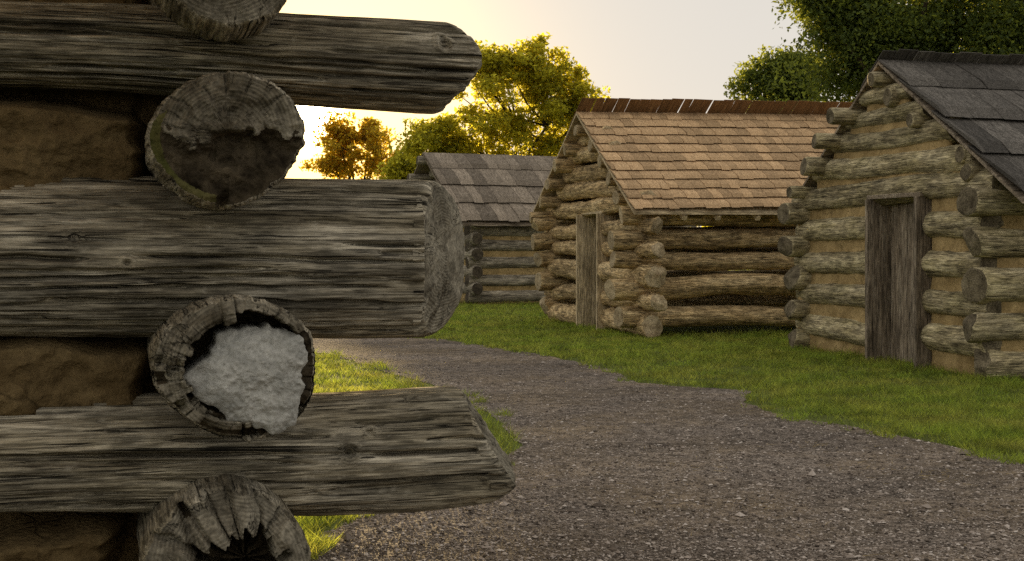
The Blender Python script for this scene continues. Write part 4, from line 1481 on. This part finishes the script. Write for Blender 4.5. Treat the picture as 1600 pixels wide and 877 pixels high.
def foreground_shade_roof():
    root = bpy.data.objects['log_hut.003'] if 'log_hut.003' in bpy.data.objects else None
    deck = None
    # unseen roof added to darken the near logs; its deep eave overhangs the wall
    s = -3.9
    k = 0
    while s < 0.30:
        w = random.uniform(0.20, 0.32)
        a = FK + FU * (s + w / 2) - FW * 0.78 + Vector((0, 0, 2.08 + random.uniform(-0.01, 0.01)))
        b = FK + FU * (s + w / 2) + FW * 1.9 + Vector((0, 0, 3.75))
        if deck is None:
            X = (b - a).normalized()
            deck = plank(root, 'roof', a, b, w - 0.006, 0.03, FU, M['board_old'])  # first board of the added shading roof
        else:
            o = plank(root, 'roof_board', a, b, w - 0.006, 0.03, FU, M['board_old'])
            o.parent = deck
            o.matrix_basis = deck.matrix_basis.inverted() @ o.matrix_basis
        s += w
        k += 1


foreground_shade_roof()


# ------------------------------------------------------------------ trees
def tube(pts, rads, nt=8):
    pts = np.asarray(pts, float)
    n = len(pts)
    V = []
    for i in range(n):
        d = pts[min(i + 1, n - 1)] - pts[max(i - 1, 0)]
        d /= np.linalg.norm(d) + 1e-9
        a = np.cross(d, (0.31, 0.95, 0.05))
        a /= np.linalg.norm(a)
        b = np.cross(d, a)
        th = np.linspace(0, 2 * np.pi, nt, endpoint=False)
        V.append(pts[i] + rads[i] * (np.cos(th)[:, None] * a + np.sin(th)[:, None] * b))
    return np.concatenate(V), grid_quads(n, nt, 0, True)


def make_tree(name, base, trunk_h, lobes, n_leaf, leaf, label, mat, seed, trunk_r=0.25, clump=0.45, fill=0.6, group='trees behind the huts', n_clump=None, limbs=True):
    """lobes: (x, y, z, rx, ry, rz, weight) ellipsoids relative to the trunk base"""
    r = np.random.default_rng(seed)
    root = empty(name, Matrix.Translation(base), label, 'tree', group)
    lob = np.array(lobes, float)
    wts = lob[:, 6] / lob[:, 6].sum()
    nc = n_clump or max(40, n_leaf // 130)
    pick = r.choice(len(lob), nc, p=wts)
    d = r.normal(size=(nc, 3))
    d /= np.linalg.norm(d, axis=1)[:, None]
    rad_ = r.random(nc) ** (1 / (1 + 3 * fill))
    cc = lob[pick, :3] + d * rad_[:, None] * lob[pick, 3:6]
    keep = cc[:, 2] > 0.3
    cc = cc[keep]
    nc = len(cc)
    csz = clump * np.exp(r.normal(0, 0.35, nc))
    ci = r.choice(nc, n_leaf, p=(csz ** 2) / (csz ** 2).sum())
    P = cc[ci] + np.clip(r.normal(size=(n_leaf, 3)), -1.7, 1.7) * csz[ci][:, None] * np.array([0.5, 0.5, 0.36])
    # leaf quads
    nrm = r.normal(size=(n_leaf, 3)) + np.array([0, 0, 0.7])
    nrm /= np.linalg.norm(nrm, axis=1)[:, None]
    t = np.cross(nrm, r.normal(size=(n_leaf, 3)))
    t /= np.linalg.norm(t, axis=1)[:, None]
    b = np.cross(nrm, t)
    s = leaf * np.exp(r.normal(0, 0.25, n_leaf))[:, None]
    bendv = nrm * s * 0.15
    v = np.stack([P - t * s, P - b * s * 0.55 + bendv, P + t * s, P + b * s * 0.55 + bendv], 1).reshape(-1, 3)
    q = np.arange(n_leaf * 4).reshape(-1, 4)
    link('crown', make_mesh('crown', v, quads=q, smooth=False, mats=[mat]), root)
    # trunk and limbs
    V, Q, off = [], [], 0
    tp = np.array([[0, 0, -0.1], [0.03, 0.02, trunk_h * 0.5], [0.0, 0.05, trunk_h]])
    vv, qq = tube(tp, [trunk_r * 1.25, trunk_r, trunk_r * 0.8], 12)
    V.append(vv); Q.append(qq + off); off += len(vv)
    if limbs:
        nl = min(34, nc)
        tgt = cc[r.choice(nc, nl, replace=False)]
        mains = tgt[: max(6, nl // 5)]
        mid_pts = []
        for m in mains:
            p0 = np.array([0, 0, trunk_h * 0.85])
            p1 = p0 + (m - p0) * 0.45 + np.array([0, 0, 0.25 * abs(m[2] - p0[2]) * 0.3]) + r.normal(0, 0.12, 3)
            p2 = m
            vv, qq = tube([p0, p1, p2], [trunk_r * 0.55, trunk_r * 0.32, trunk_r * 0.10], 8)
            V.append(vv); Q.append(qq + off); off += len(vv)
            mid_pts += [p1, (p1 + p2) / 2]
        mid_pts = np.array(mid_pts)
        for m in tgt[len(mains):]:
            k = np.argmin(((mid_pts - m) ** 2).sum(1))
            p0 = mid_pts[k]
            p1 = (p0 + m) / 2 + r.normal(0, 0.15, 3)
            vv, qq = tube([p0, p1, m], [trunk_r * 0.24, trunk_r * 0.15, trunk_r * 0.05], 6)
            V.append(vv); Q.append(qq + off); off += len(vv)
    link('trunk', make_mesh('trunk', np.concatenate(V), quads=np.concatenate(Q), mats=[M['bark']]), root)
    return root


def at(px, py, d):
    return ((px - 800) / FPX * d, d, EYE + (HOR - py) / FPX * d)


def tree_px(name, d, base_px, blobs, **kw):
    """blobs in photo px: (px, py, rx_px, ry_px, weight); depth radius follows rx"""
    k = d / FPX
    bx = (base_px - 800) * k
    lob = []
    for px, py, rx, ry, w in blobs:
        x, _, z = at(px, py, d)
        lob.append((x - bx, kw.get('dy', {}).get((px, py), 0.0), z, rx * k, max(rx, ry) * k * 0.8, ry * k, w))
    kw.pop('dy', None)
    return make_tree(name, (bx, d, 0), lobes=lob, **kw)


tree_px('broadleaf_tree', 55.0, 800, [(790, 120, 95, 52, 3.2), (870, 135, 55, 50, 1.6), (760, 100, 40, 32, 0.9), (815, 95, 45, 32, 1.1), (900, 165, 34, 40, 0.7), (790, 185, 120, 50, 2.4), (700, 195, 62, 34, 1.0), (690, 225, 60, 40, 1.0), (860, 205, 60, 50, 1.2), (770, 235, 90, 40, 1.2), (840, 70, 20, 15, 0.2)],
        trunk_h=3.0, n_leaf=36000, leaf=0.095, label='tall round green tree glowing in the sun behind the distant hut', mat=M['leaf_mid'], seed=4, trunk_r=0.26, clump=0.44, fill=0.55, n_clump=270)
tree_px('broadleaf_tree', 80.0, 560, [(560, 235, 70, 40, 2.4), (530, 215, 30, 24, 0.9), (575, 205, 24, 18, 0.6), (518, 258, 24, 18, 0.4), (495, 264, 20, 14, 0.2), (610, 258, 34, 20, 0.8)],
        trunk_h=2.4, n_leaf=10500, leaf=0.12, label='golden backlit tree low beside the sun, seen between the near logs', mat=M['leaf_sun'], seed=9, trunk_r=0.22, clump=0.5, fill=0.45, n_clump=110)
tree_px('bushy_tree', 62.0, 640, [(640, 258, 24, 22, 1.2), (632, 275, 30, 22, 0.8)],
        trunk_h=1.6, n_leaf=3600, leaf=0.10, label='low green bushy tree just left of the distant hut roof', mat=M['leaf_mid'], seed=21, trunk_r=0.14, clump=0.42, fill=0.4, n_clump=60)
tree_px('broadleaf_tree', 38.0, 1215, [(1205, 110, 44, 34, 2.0), (1175, 135, 30, 24, 1.0), (1225, 150, 60, 30, 1.6), (1250, 125, 40, 34, 1.0), (1220, 200, 70, 50, 1.8)],
        trunk_h=2.6, n_leaf=17000, leaf=0.062, label='smaller tree above the cedar roof, left of the large dark tree', mat=M['leaf_dark'], seed=31, trunk_r=0.15, clump=0.36, fill=0.35, n_clump=110)
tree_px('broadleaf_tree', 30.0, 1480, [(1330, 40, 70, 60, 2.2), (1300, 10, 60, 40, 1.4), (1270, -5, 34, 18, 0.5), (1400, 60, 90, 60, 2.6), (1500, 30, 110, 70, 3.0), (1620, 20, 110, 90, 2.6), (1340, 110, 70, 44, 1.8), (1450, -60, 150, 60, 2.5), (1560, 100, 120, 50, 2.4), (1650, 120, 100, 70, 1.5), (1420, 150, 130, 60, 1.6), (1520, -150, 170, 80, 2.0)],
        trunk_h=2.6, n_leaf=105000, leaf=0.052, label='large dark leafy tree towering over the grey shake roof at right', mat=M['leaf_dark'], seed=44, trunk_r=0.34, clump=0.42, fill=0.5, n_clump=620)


def distant_wood():
    r = np.random.default_rng(70)
    n = 26000
    x = r.uniform(-62, 70, n)
    prof = 5.2 + 2.2 * fbm(V3(x * 0.12, 1.0, 2.0), 3) + 1.2 * fbm(V3(x * 0.5, 5.0, 2.0), 3)
    z = prof * r.random(n) ** 0.6
    y = 118 + r.normal(0, 2.0, n)
    P = np.stack([x, y, z], -1)
    nrm = r.normal(size=(n, 3))
    nrm /= np.linalg.norm(nrm, axis=1)[:, None]
    t = np.cross(nrm, r.normal(size=(n, 3)))
    t /= np.linalg.norm(t, axis=1)[:, None]
    b = np.cross(nrm, t)
    s = 0.26
    v = np.stack([P - t * s, P - b * s * 0.6, P + t * s, P + b * s * 0.6], 1).reshape(-1, 3)
    o = link('distant_wood', make_mesh('distant_wood', v, quads=np.arange(n * 4).reshape(-1, 4), smooth=False, mats=[M['leaf_mid']]))
    o['kind'] = 'stuff'
    o['label'] = 'distant low line of trees on the horizon'


distant_wood()
sow_grass()
